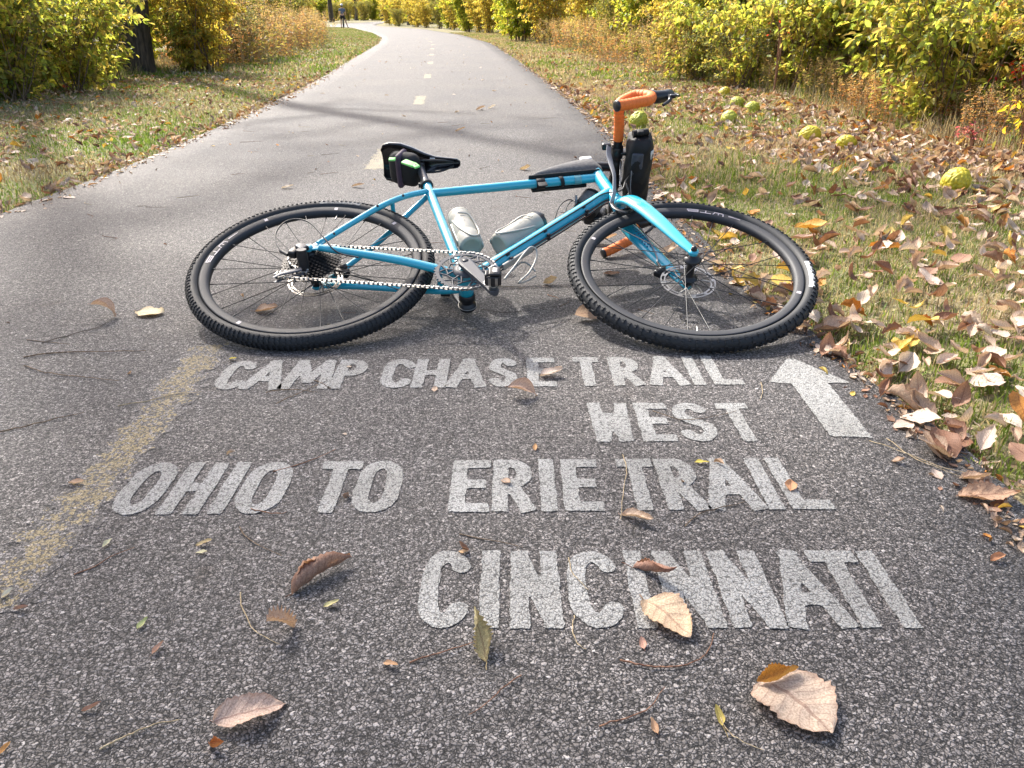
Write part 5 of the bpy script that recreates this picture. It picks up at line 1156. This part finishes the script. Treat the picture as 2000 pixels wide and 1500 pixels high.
desc = {'lime': 'bright yellow green leafy shrub', 'green': 'green shrub turning yellow', 'gold': 'golden yellow autumn shrub', 'olive': 'twiggy olive brown shrub', 'grey': 'low grey green bramble', 'loose': 'loose open yellow green shrub'}
def plant(kind, x, y, sc, where, rz=None, group=None):
    loc = (x, y, float(ground_z(x, y))); rz = rng.uniform(0, 6.28) if rz is None else rz
    lab = desc[kind] + ' ' + where
    if kind not in protos:
        sp2 = specs[kind]; protos[kind] = make_shrub('shrub', lab, 'shrub', group or 'shrubs lining the trail', shrub_data(*sp2, seed=len(kind) * 7 + 3), loc, rz, sc); return protos[kind]
    return dup(protos[kind], loc, rz, sc, lab, group)
# left bank, near to far
plant('loose', -5.75, 8.3, 1.5, 'at the left edge of the picture')
plant('loose', -5.75, 9.9, 1.2, 'left of the dark trunk, drooping over the verge')
plant('green', -6.9, 7.4, .85, 'at the far left corner, half out of view')
plant('loose', -6.3, 9.2, 1.5, 'in the gap between the two nearest left shrubs')
plant('green', -6.7, 10.4, .85, 'behind the nearest left shrubs')
plant('lime', -6.6, 12.0, .9, 'close to the left of the dark trunk')
plant('gold', -4.75, 12.9, .92, 'just right of the dark trunk on the left bank')
plant('green', -7.6, 13.4, .9, 'behind the dark trunk on the left bank')
plant('gold', -5.6, 15.2, 1.0, 'behind the one right of the dark trunk')
plant('olive', -5.6, 17.2, 1.0, 'start of the brown thicket on the left bank')
plant('olive', -6.6, 19.8, 1.2, 'in the left thicket, second along')
plant('gold', -7.8, 18.0, 1.3, 'behind the left brown thicket')
plant('grey', -5.3, 16.4, .9, 'at the foot of the left thicket')
# right bank, near to far
plant('olive', 3.75, 4.6, .85, 'at the right edge of the picture, nearest')
plant('lime', 4.5, 5.7, .85, 'beside the right edge of the picture, second')
plant('lime', 4.75, 7.6, 1.0, 'with hanging leaves on the right bank')
plant('lime', 3.55, 9.2, .95, 'above the hedge apples, nearest big one')
plant('grey', 3.1, 9.3, .75, 'at its foot beside the hedge apples')
plant('grey', 2.75, 10.4, .8, 'under the right bank shrubs above the green hedge apples')
plant('lime', 4.9, 9.6, 1.1, 'behind the nearest big one on the right bank')
plant('lime', 3.0, 12.2, 1.0, 'right of the brown weeds on the right bank')
plant('gold', 4.3, 12.4, 1.15, 'behind the right bank row')
plant('olive', 2.75, 14.2, 1.0, 'between weeds on the right bank')
plant('lime', 2.7, 16.8, 1.05, 'mid distance on the right bank, first')
plant('gold', 3.8, 17.2, 1.3, 'mid distance on the right bank, behind the first')
plant('lime', 2.5, 20.6, 1.1, 'mid distance on the right bank, second')
plant('gold', 2.3, 24.0, 1.15, 'mid distance on the right bank, third')
plant('lime', 3.6, 23.0, 1.4, 'mid distance on the right bank, at the back')
for (x, y, k, sc, wh) in [(3.3, 6.2, 'loose', .8, 'beside the magenta sprig'), (3.4, 7.2, 'loose', .95, 'above the two bright hedge apples'), (3.7, 8.0, 'loose', 1.1, 'behind the front weeds'), (4.1, 7.4, 'loose', 1.2, 'behind another loose one on the right bank'), (3.05, 8.7, 'loose', .85, 'right of the dark olive hedge apple'), (3.5, 9.0, 'loose', 1.1, 'second right of the dark olive hedge apple'), (3.45, 5.0, 'olive', .62, 'low at the right border'), (3.55, 4.15, 'olive', .6, 'nearest of all at the right border'), (2.7, 9.7, 'loose', .8, 'behind the close pair of hedge apples'), (2.55, 11.5, 'loose', .9, 'among the first right weeds'), (2.55, 13.3, 'gold', .6, 'low among the next right weeds'), (4.0, 6.0, 'gold', .7, 'behind the scarlet sprig'), (4.3, 6.9, 'lime', .9, 'behind the red sprig'), (5.3, 6.6, 'lime', .95, 'behind the right edge plants'), (5.6, 8.1, 'gold', 1.05, 'behind the hanging leaf shrub'), (4.5, 8.4, 'lime', .85, 'in front of the hanging leaf shrub'), (3.9, 7.4, 'grey', .8, 'low above the bright hedge apples'), (6.2, 7.4, 'green', 1.1, 'deep in the right bank'), (6.3, 9.2, 'lime', 1.2, 'deepest in the right bank'), (4.0, 10.7, 'lime', 1.05, 'tucked between two bigger ones on the right bank'), (4.9, 5.2, 'olive', .9, 'at the right border of the view'), (5.2, 11.2, 'green', 1.2, 'behind the gap on the right bank'), (3.5, 15.4, 'lime', 1.1, 'right of the weedy gap'), (2.4, 18.6, 'olive', .9, 'below the mid distance ones'), (3.4, 19.3, 'lime', 1.2, 'mid distance, second row on the right'),
    (-5.0, 8.2, 'loose', .8, 'at the front of the left bank'), (-4.9, 9.2, 'loose', .9, 'at the front of the left bank, second'), (-6.1, 8.6, 'loose', 1.3, 'third at the front of the left bank'), (-5.35, 11.0, 'loose', .95, 'left of the dark trunk'), (-5.1, 13.0, 'loose', .7, 'right beside the dark trunk'), (-6.2, 13.9, 'lime', 1.1, 'behind and right of the dark trunk'), (-7.9, 9.6, 'green', .85, 'deep in the left bank'), (-8.2, 11.8, 'lime', .9, 'deep in the left bank behind the trunk')]: plant(k, x, y, sc, wh)
# farther rows: groups of like shrubs
far_i = 0
def row(pts, kinds_, sc, where, grp):
    for i, (x, y) in enumerate(pts):
        k = kinds_[int(rng.integers(len(kinds_)))]; dd0 = ', nearer half' if i < len(pts) / 2 else ', farther half'; plant(k, x + rng.normal(0, .25), y + rng.normal(0, .4), sc * rng.uniform(.85, 1.2), where + dd0, group=desc[k] + ' copies ' + grp + dd0)
row([(-7.6 - .12 * i ** 1.1, 22 + 2.6 * i) for i in range(5)], ['olive', 'gold', 'olive'], 1.2, 'in the distant left thicket', 'in the distant left thicket')
row([(min(edge_x(LE, y) - 3.6, -.262 * y), y) for y in (36, 40, 44, 48, 53, 58, 63, 70, 78, 88)], ['olive', 'gold', 'olive'], 1.25, 'far down the left side', 'far down the left side')
row([(edge_x(RE, y) + 1.9, y) for y in (28, 30.5, 33, 36, 39, 42, 45, 48, 52, 55, 59, 63, 67, 71, 75, 79, 83, 87, 91, 95, 100)], ['gold', 'lime', 'gold', 'olive'], 1.25, 'far down the right side', 'far down the right side')
row([(edge_x(RE, y) + 5.2, y) for y in (10, 14, 18, 22, 27, 32, 38, 45, 53, 62, 72)], ['gold', 'lime', 'green'], 1.7, 'in the back row of the right bank', 'in the back row on the right')
row([(edge_x(LE, y) - 5.6, y) for y in (11, 15, 20, 26, 33, 41, 50, 60)], ['green', 'lime', 'gold'], 1.25, 'in the back row of the left bank', 'in the back row on the left')
row([(-62 + 3.6 * i, 128 + 5 * math.sin(i)) for i in range(9)] + [(-15.5 + 2.3 * i, 122 - 3 * i + 3 * math.sin(i * 2)) for i in range(10)] + [(-17 + 2.4 * i, 132 + 3 * math.sin(i * 2)) for i in range(9)] + [(-12.0 + 2.2 * i, 104 - 1.5 * i) for i in range(7)], ['gold', 'lime', 'green', 'olive'], 2.1, 'in the far hedge at the bend', 'in the far hedge at the bend')
row([(-58 + 3.2 * i, 205 + 4 * math.sin(i)) for i in range(8)] + [(-56 + 3.2 * i, 250 + 4 * math.sin(i)) for i in range(16)], ['gold', 'lime', 'olive'], 2.8, 'in the farthest hedge closing the view', 'in the farthest hedge')
# dry weeds
def weed_data(n, h, rad, seed, tint):
    rg = np.random.default_rng(seed); m = MB(); Cs = []; Ds = []; Ls = []; cl_ = []
    for i in range(n):
        a, r_ = rg.uniform(0, 6.28), rad * math.sqrt(rg.random()); b = np.array([r_ * math.cos(a), r_ * math.sin(a), -.02]); hh = h * rg.uniform(.55, 1.0); lean = rg.normal(0, .16, 2)
        e = b + np.array([lean[0] * hh, lean[1] * hh, hh]); P = [b, (b + e) / 2 + [*rg.normal(0, .02, 2), 0], e]; m.tube(P, [.0035, .0025, .0012], 3, cap=False)
        for k in range(16):     # narrow withered leaves
            t = rg.uniform(.05, .95); Cs.append(b + (e - b) * t); Ds.append([*rg.normal(0, 1, 2), rg.uniform(-.5, .7)]); Ls.append(rg.uniform(.04, .09)); cl_.append(tint[rg.integers(2)])
        for k in range(34):     # fluffy seed heads
            t = rg.uniform(.72, 1.02); Cs.append(b + (e - b) * t + rg.normal(0, .028, 3)); Ds.append(rg.normal(0, 1, 3)); Ls.append(rg.uniform(.012, .03)); cl_.append(tint[2 + rg.integers(2)])
    C = np.array(Cs); D = np.array(Ds, float); L = np.array(Ls); c = np.array(cl_) * rg.uniform(.75, 1.2, (len(L), 1)); return m, leaf_cards(C, D, L, L * .28 + .003, c)
wd1 = weed_data(46, 1.05, .55, 5, [(.24, .24, .09), (.34, .26, .13), (.46, .36, .24), (.40, .27, .18)])
wd2 = weed_data(46, .85, .5, 6, [(.34, .17, .09), (.40, .26, .12), (.48, .33, .20), (.52, .42, .28)])
wp = [None, None]
def weed(i, x, y, sc, lab, grp):
    loc = (x, y, float(ground_z(x, y)))
    if wp[i] is None:
        e = empty('dry_weeds', loc=loc); e.scale = (sc,) * 3; tag(e, lab, 'weed clump', grp); d = (wd1, wd2)[i]
        d[0].build('stems', MAT['straw'], e); link('seed_heads', np_mesh('seed_heads', d[1][0], d[1][1], cols=d[1][2], mat=MAT['foliage']), e); wp[i] = e
    else: dup(wp[i], loc, rng.uniform(0, 6.28), sc, lab, grp)
gL = 'dry weed clumps on the left bank'; gR = 'dry weed clumps on the right bank'
for j, (x, y) in enumerate([(-4.7, 14.6), (-5.1, 15.9), (-4.9, 17.4), (-5.4, 18.9), (-5.3, 20.5), (-6.0, 22.2), (-5.7, 24.2), (-6.3, 26.2), (-6.6, 28.5), (-7.2, 31), (-7.2, 33.5), (-7.9, 36.5), (-8.3, 40), (-9.2, 44), (-10.2, 49), (-11.8, 54)]):
    for q in range(2): weed((j + q) % 2, (x if y < 25 else min(x, -.242 * y)) - q * .9 + rng.normal(0, .15), y + rng.normal(0, .4), rng.uniform(.9, 1.25), ['tan', 'reddish brown'][(j + q) % 2] + ' dry weed clump in the thicket on the left bank', ['tan', 'reddish brown'][(j + q) % 2] + ' ' + gL)
for j, (x, y) in enumerate([(2.35, 11.5), (2.3, 12.8), (2.4, 14.2), (2.0, 15.6), (2.1, 17.2), (1.8, 19), (1.75, 21), (1.6, 23), (1.3, 25.5), (1.1, 28), (.9, 31), (.6, 34), (.2, 38), (3.2, 7.4), (3.55, 6.5), (3.35, 5.4), (3.3, 4.3), (3.9, 5.1), (3.1, 8.3), (3.05, 7.0), (2.95, 7.9), (3.5, 8.4), (2.85, 9.0), (3.35, 5.9), (3.6, 4.75), (3.1, 6.4), (3.9, 6.3), (3.0, 10.2), (3.3, 9.8)]):
    weed(j % 2, x + rng.normal(0, .1), y, rng.uniform(.6, .95) * (.62 if y < 10.5 else 1), ['tan', 'reddish brown'][j % 2] + ' dry weed clump at the foot of the right bank', ['tan', 'reddish brown'][j % 2] + ' ' + gR)
# ragged long grass at the shrubs' feet
def tall_region(n):
    y = 3.6 + 50 * rng.random(n) ** 2.0; s = rng.random(n) < .5
    x = np.where(s, edge_x(RE, y) + 2.15 + np.abs(rng.normal(0, .5, n)) + np.clip((6 - y) * .05, 0, 1), edge_x(LE, y) - 2.75 - np.abs(rng.normal(0, .55, n)))
    return np.stack([x, y], 1)
grass(52000, tall_region, (.06, .24), (.003, .007), 'undergrowth', 'long ragged straw and green grass at the foot of the shrubs')
# single colourful plants at the right edge
def spray(name, x, y, label, cols, n, L, h, rad, droop, cat='plant', arch=False):
    loc = (x, y, float(ground_z(x, y))); e = empty(name, loc=loc); tag(e, label, cat); m = MB(); rg = np.random.default_rng(int(abs(x * 100))); Cs, Ds, Ls = [], [], []
    for i in range(9):
        a = rg.uniform(0, 6.28); e_ = np.array([rad * math.cos(a), rad * math.sin(a), h * rg.uniform(.7, 1)]); P = spline([(0, 0, -.02), e_ * [.3, .3, .7], e_, e_ * [1.35, 1.35, 1 - droop]], 5); m.tube(P, [.005, .003, .001], 4, cap=False)
        for k in range(n // 9):
            t = rg.uniform(.35, 1); p = P[int(t * (len(P) - 1))]; Cs.append(p + rg.normal(0, .012, 3)); Ds.append([*rg.normal(0, .8, 2), -droop]); Ls.append(L * rg.uniform(.6, 1.1))
    C = np.array(Cs); D = np.array(Ds, float); L_ = np.array(Ls); c = np.array(cols)[rg.integers(len(cols), size=len(L_))] * rg.uniform(.8, 1.2, (len(L_), 1)); f = leaf_cards(C, D, L_, L_ * .42, c)
    m.build('stems', MAT['twigred'], e); link('foliage', np_mesh('foliage', f[0], f[1], cols=f[2], mat=MAT['foliage']), e)
spray('sumac_sprig', 3.55, 5.65, 'scarlet leafed sprig at the right edge of the picture', [(.55, .04, .04), (.42, .03, .05), (.6, .12, .06)], 70, .05, .55, .22, .6)
spray('magenta_sprig', 2.98, 5.15, 'small magenta leafed sprig low on the right bank', [(.34, .08, .14), (.40, .16, .2)], 60, .035, .16, .10, .3)
spray('yellow_sapling', 3.05, 4.75, 'yellow leafed sapling leaning out at the right edge', [(.66, .55, .06), (.62, .36, .05), (.6, .6, .1)], 90, .06, .42, .16, .8)
spray('goldenrod', 3.5, 5.3, 'drooping golden seed plumes in the upper right corner', [(.60, .42, .12), (.52, .36, .12), (.62, .48, .22)], 3200, .022, 1.0, .42, .5)
spray('red_sapling', 2.75, 8.6, 'red leaf cluster on a thin stem above the hedge apples', [(.55, .07, .05), (.5, .14, .06)], 26, .05, 1.05, .1, .5)
# trees
def tree_data(h, r0, crown_r, crown_z, nb, nlf, sp_, seed, leafL=.14):
    rg = np.random.default_rng(seed); m = MB(); P = [np.array([0, 0, -.2]), np.array([0, 0, .15])]; lean = rg.normal(0, .05, 2)
    for k in range(1, 7): P.append(np.array([lean[0] * k * h / 6 + rg.normal(0, .05), lean[1] * k * h / 6 + rg.normal(0, .05), h * k / 6]))
    m.tube(spline(P, 3), [r0 * 2.0, r0 * 1.15, r0 * .9, r0 * .7, r0 * .45, r0 * .15], 10); tw_ = []
    for k in range(nb):
        z = crown_z + (h - crown_z) * rg.random() ** .9; a = rg.uniform(0, 6.28); L = crown_r * rg.uniform(.45, 1) * (1.1 - .6 * abs((z - crown_z) / (h - crown_z) - .35)); b = np.array([lean[0] * z, lean[1] * z, z]); e = b + [math.cos(a) * L, math.sin(a) * L, L * rg.uniform(.1, .6)]
        mid = (b + e) / 2 + rg.normal(0, .12, 3) + [0, 0, .1]; m.tube([b, mid, e], [r0 * .28, r0 * .14, .01], 5, cap=False)
        for q in range(5):
            t = rg.uniform(.35, 1); p = b + (e - b) * t; d = rg.normal(0, 1, 3); d[2] *= .5; d /= np.linalg.norm(d); f = p + d * L * .42; m.tube([p, f], [.018, .005], 3, cap=False); tw_.append((p, f))
    if not nlf: return m, None
    ti = rg.integers(len(tw_), size=nlf); A_ = np.array([t[0] for t in tw_])[ti]; B_ = np.array([t[1] for t in tw_])[ti]; u = rg.random((nlf, 1)); C = A_ * (1 - u) + B_ * u + rg.normal(0, .13, (nlf, 3))
    D = rg.normal(0, .8, (nlf, 3)) + [0, 0, -.4]; L = rg.uniform(.7, 1.2, nlf) * leafL; return m, leaf_cards(C, D, L, L * .6, pick(SP_[sp_], nlf))
def make_tree(data, loc, label, group, sc=1, rz=0):
    e = empty('tree', loc=loc); e.scale = (sc,) * 3; e.rotation_euler[2] = rz; tag(e, label, 'tree', group); data[0].build('trunk', MAT['bark'], e)
    if data[1]: link('crown', np_mesh('crown', *data[1][:2], cols=data[1][2], mat=MAT['foliage']), e)
    return e
snag = make_tree(tree_data(10.5, .19, 2.2, 5.0, 20, 700, 'gold', 3, .09), (-5.75, 12.75, 0), 'dark bare trunk rising from the shrubs on the left bank', None, rz=.4)
tA = make_tree(tree_data(9, .16, 2.6, 2.6, 26, 9000, 'gold', 4, .16), (-21, 19, 0), 'slim golden leafed tree behind the left shrubs', 'golden trees behind the shrubs')
tB = make_tree(tree_data(10, .2, 3.0, 2.8, 28, 9500, 'lime', 5, .16), (9.5, 13, 0), 'slim yellow green tree behind the right shrubs', 'yellow green trees behind the shrubs')
make_tree(tree_data(13.2, .16, 2.8, 8.0, 46, 3700, 'gold', 9, .085), (-6.55, 10.6, 0), 'tall thinly leafed tree rising out of the nearest left shrubs', None, rz=1.0)
lean_t = dup(snag, (-11.4, 95, 0), 2.0, 1.5, 'dark leaning trunk in the golden shrubs beside the far bend')
for i, (x, y, s) in enumerate([(-22, 26, 1), (-23, 34, 1.1), (-24, 44, 1.1), (-26, 54, 1.2), (-25, 62, 1.2), (-30, 76, 1.3), (-36, 95, 1.4), (-44, 120, 1.5), (-21, 13, 1), (-17, 6, .9)]):
    dup(tA if i % 2 else tB, (x, y, 0), i * 1.3, s, ['slim yellow green tree rising behind the left shrubs', 'slim golden tree rising behind the left shrubs'][i % 2], ['yellow green trees behind the left shrubs', 'golden trees behind the left shrubs'][i % 2])
for i, (x, y, s) in enumerate([(10, 20, 1), (9, 28, 1.1), (8.5, 37, 1.1), (6, 47, 1.2), (3, 58, 1.2), (-1, 72, 1.3), (12, 6, .9), (-4, 95, 1.4), (-10, 112, 1.4), (14, 33, 1.3), (13, 50, 1.3)]):
    dup(tA if i % 2 else tB, (x, y, 0), i * 2.1, s, ['slim yellow green tree rising behind the right shrubs', 'slim golden tree rising behind the right shrubs'][i % 2], ['yellow green trees behind the right shrubs', 'golden trees behind the right shrubs'][i % 2])
for i in range(15):
    dup(tA if i % 2 else tB, (-62 + 7.5 * i + 2 * math.sin(i * 3), 150 + 6 * math.sin(i * 2) + (80 if -30 < -62 + 7.5 * i < -18 else 0), 0), i * 1.7, 1.9, ['yellow green tree in the far wood that closes the view', 'golden tree in the far wood that closes the view'][i % 2], ['yellow green trees in the far wood', 'golden trees in the far wood'][i % 2])
for i in range(14):
    dup(tB if i % 2 else tA, (-80 + 9 * i, 235 + 6 * math.sin(i * 2), 0), i * 1.7, 2.4, ['golden tree in the farthest wood', 'yellow green tree in the farthest wood'][i % 2], ['golden trees in the farthest wood', 'yellow green trees in the farthest wood'][i % 2])

n = 42000; X = rng.uniform(-190, 110, n); Y = 262 + .0012 * (X + 30) ** 2 + rng.uniform(0, 22, n); H = 17 * rng.random(n) ** 1.1 * (.7 + .5 * vnoise(X, Y * 0, .12, 40)); tone = vnoise(X, H, .22, 41)[:, None]
C = np.stack([X, Y, H], 1); f = leaf_cards(C, rng.normal(0, 1, (n, 3)), rng.uniform(.5, 1.3, n), rng.uniform(.4, .9, n), np.where(tone > .55, pick(SP_['gold'], n), np.where(tone > .35, pick(SP_['lime'], n), pick(SP_['olive'], n))))
tag(link('far_woods', np_mesh('far_woods', f[0], f[1], cols=f[2], mat=MAT['foliage'])), 'mass of autumn woods closing the far end of the view', 'woods', kind='stuff')

# ------------------------------------------------------------------ the person at the far bend, astride a bike
def skin_obj(name, J, E, mat, parent=None, sub=2):
    me = bpy.data.meshes.new(name); keys = list(J); me.from_pydata([J[k][0] for k in keys], [(keys.index(a), keys.index(b)) for a, b in E], [])
    me.materials.append(mat); o = link(name, me, parent); bm = bmesh.new(); bm.from_mesh(me); sk = bm.verts.layers.skin.verify(); bm.verts.ensure_lookup_table()
    for i, k in enumerate(keys):
        r_ = J[k][1]; bm.verts[i][sk].radius = (r_, r_) if not hasattr(r_, '__len__') else r_; bm.verts[i][sk].use_root = (i == 0)
    bm.to_mesh(me); bm.free(); o.modifiers.new('skin', 'SKIN').use_smooth_shade = True; s_ = o.modifiers.new('sub', 'SUBSURF'); s_.levels = sub; s_.render_levels = sub
    return o
skinm = simple('skin', (.50, .30, .22), .55); shirt = simple('grey_blue_shirt', (.10, .13, .19), .8, noise=.2); shortm = simple('black_shorts', (.015, .015, .018), .8)
px_, py_ = -13.75, 69.0
J = {'pelvis': ((0, 0, .93), .135), 'waist': ((0, .02, 1.08), .12), 'chest': ((0, .05, 1.30), .15), 'neckb': ((0, .05, 1.46), .075), 'neck': ((0, .06, 1.53), .055), 'head': ((0, .08, 1.63), .085), 'headt': ((0, .085, 1.72), .075),
     'hipL': ((-.10, 0, .88), .095), 'kneeL': ((-.13, .03, .48), .058), 'ankL': ((-.14, 0, .10), .038), 'toeL': ((-.14, .15, .04), .035),
     'hipR': ((.10, 0, .88), .095), 'kneeR': ((.24, .03, .50), .058), 'ankR': ((.38, -.02, .10), .038), 'toeR': ((.42, .13, .04), .035)}
Ee = [('pelvis', 'waist'), ('waist', 'chest'), ('chest', 'neckb'), ('neckb', 'neck'), ('neck', 'head'), ('head', 'headt')]
for s, q in ((-1, 'L'), (1, 'R')):
    J['sh' + q] = ((.19 * s, .05, 1.40), .062); J['el' + q] = ((.25 * s, .10, 1.14), .045); J['wr' + q] = ((.24 * s, .33, 1.02), .030); J['pa' + q] = ((.24 * s, .40, 1.0), .032)
    Ee += [('pelvis', 'hip' + q), ('hip' + q, 'knee' + q), ('knee' + q, 'ank' + q), ('ank' + q, 'toe' + q), ('chest', 'sh' + q), ('sh' + q, 'el' + q), ('el' + q, 'wr' + q), ('wr' + q, 'pa' + q)]
    for f in range(4):
        J['f%s%d' % (q, f)] = ((.24 * s + .02 * (f - 1.5), .455, 1.0 - .004 * abs(f - 1)), .009); J['g%s%d' % (q, f)] = ((.24 * s + .02 * (f - 1.5), .475, .97), .008); Ee += [('pa' + q, 'f%s%d' % (q, f)), ('f%s%d' % (q, f), 'g%s%d' % (q, f))]
    J['t' + q] = ((.24 * s - .045 * s, .41, .985), .010); Ee.append(('pa' + q, 't' + q))
person = skin_obj('person', J, Ee, skinm); person.location = (px_, py_, float(ground_z(px_, py_))); person.rotation_euler[2] = R(8)
tag(person, 'person in grey blue shirt and black shorts, back turned, astride a bike at the bend', 'person')
skin_obj('shirt', {'a': ((0, .015, 1.00), .145), 'b': ((0, .03, 1.12), .140), 'c': ((0, .055, 1.31), .170), 'd': ((0, .05, 1.46), .085), 'l': ((-.19, .05, 1.40), .078), 'l2': ((-.235, .085, 1.22), .064), 'r': ((.19, .05, 1.40), .078), 'r2': ((.235, .085, 1.22), .064)}, [('a', 'b'), ('b', 'c'), ('c', 'd'), ('c', 'l'), ('l', 'l2'), ('c', 'r'), ('r', 'r2')], shirt, person)
skin_obj('shorts', {'a': ((0, 0, .95), .150), 'l': ((-.105, 0, .86), .112), 'l2': ((-.125, .02, .62), .085), 'r': ((.105, 0, .86), .112), 'r2': ((.19, .02, .63), .085)}, [('a', 'l'), ('l', 'l2'), ('a', 'r'), ('r', 'r2')], shortm, person)
m = MB(); m.lathe([(.112, 0), (.115, .03), (.10, .075), (.06, .105), (0, .115)], (0, .08, 1.69), (0, -.15, 1), 20); m.build('helmet', simple('pale_helmet', (.62, .62, .62), .4), person)
for (x, y) in ((-.14, .07), (.405, .05)):
    m = MB(); m.box((x, y, .045), (.10, .28, .09), bev=.035); m.build('shoe', shortm, person)
m = MB(); m.lathe([(0, .09), (.05, .075), (.085, .03), (.09, -.02), (.075, -.06), (0, -.07)], (0, .062, 1.625), (0, 0, 1), 16); m.build('hair', simple('brown_hair', (.06, .04, .03), .8), person)
sb = empty('bicycle', loc=(px_ + .02, py_ + .1, float(ground_z(px_, py_)))); sb.rotation_euler[2] = R(8); tag(sb, 'dark bike held upright between the legs of the person at the bend', 'bicycle')
for y in (-.52, .52):
    m = MB(); m.lathe([(.33 + .02 * math.cos(a), .02 * math.sin(a)) for a in np.linspace(0, 2 * math.pi, 10, endpoint=False)], (0, y, .35), (1, 0, 0), 36, closed=True)
    for k in range(12): a = math.pi * k / 6; m.tube([(0, y, .35), (0, y + .31 * math.cos(a), .35 + .31 * math.sin(a))], .0015, 4)
    m.build('wheel', MAT['rubber'], sb)
m = MB()
for a, b in [((0, -.52, .35), (0, -.08, .30)), ((0, -.08, .30), (0, -.2, .80)), ((0, -.2, .78), (0, .34, .82)), ((0, -.08, .30), (0, .36, .74)), ((0, -.52, .35), (0, -.19, .74)), ((0, .34, .90), (0, .40, .62)), ((0, .40, .62), (0, .52, .35))]: m.tube([a, b], .017, 8)
m.build('frame', MAT['blackmetal'], sb)
m = MB(); m.tube([(-.25, .44, .97), (-.2, .40, 1.0), (.2, .40, 1.0), (.25, .44, .97)], .013, 8); m.tube([(0, .34, .90), (0, .40, 1.0)], .015, 8); m.build('handlebar', MAT['blackmetal'], sb)
m = MB(); m.tube([(0, -.2, .78), (0, -.22, .88)], .014, 8); m.tube([(0, -.34, .89), (0, -.22, .90), (0, -.06, .89)], [.06, .05, .018], 10, sq=(1, .4), up=(0, 0, 1)); m.build('saddle', MAT['blackplastic'], sb)
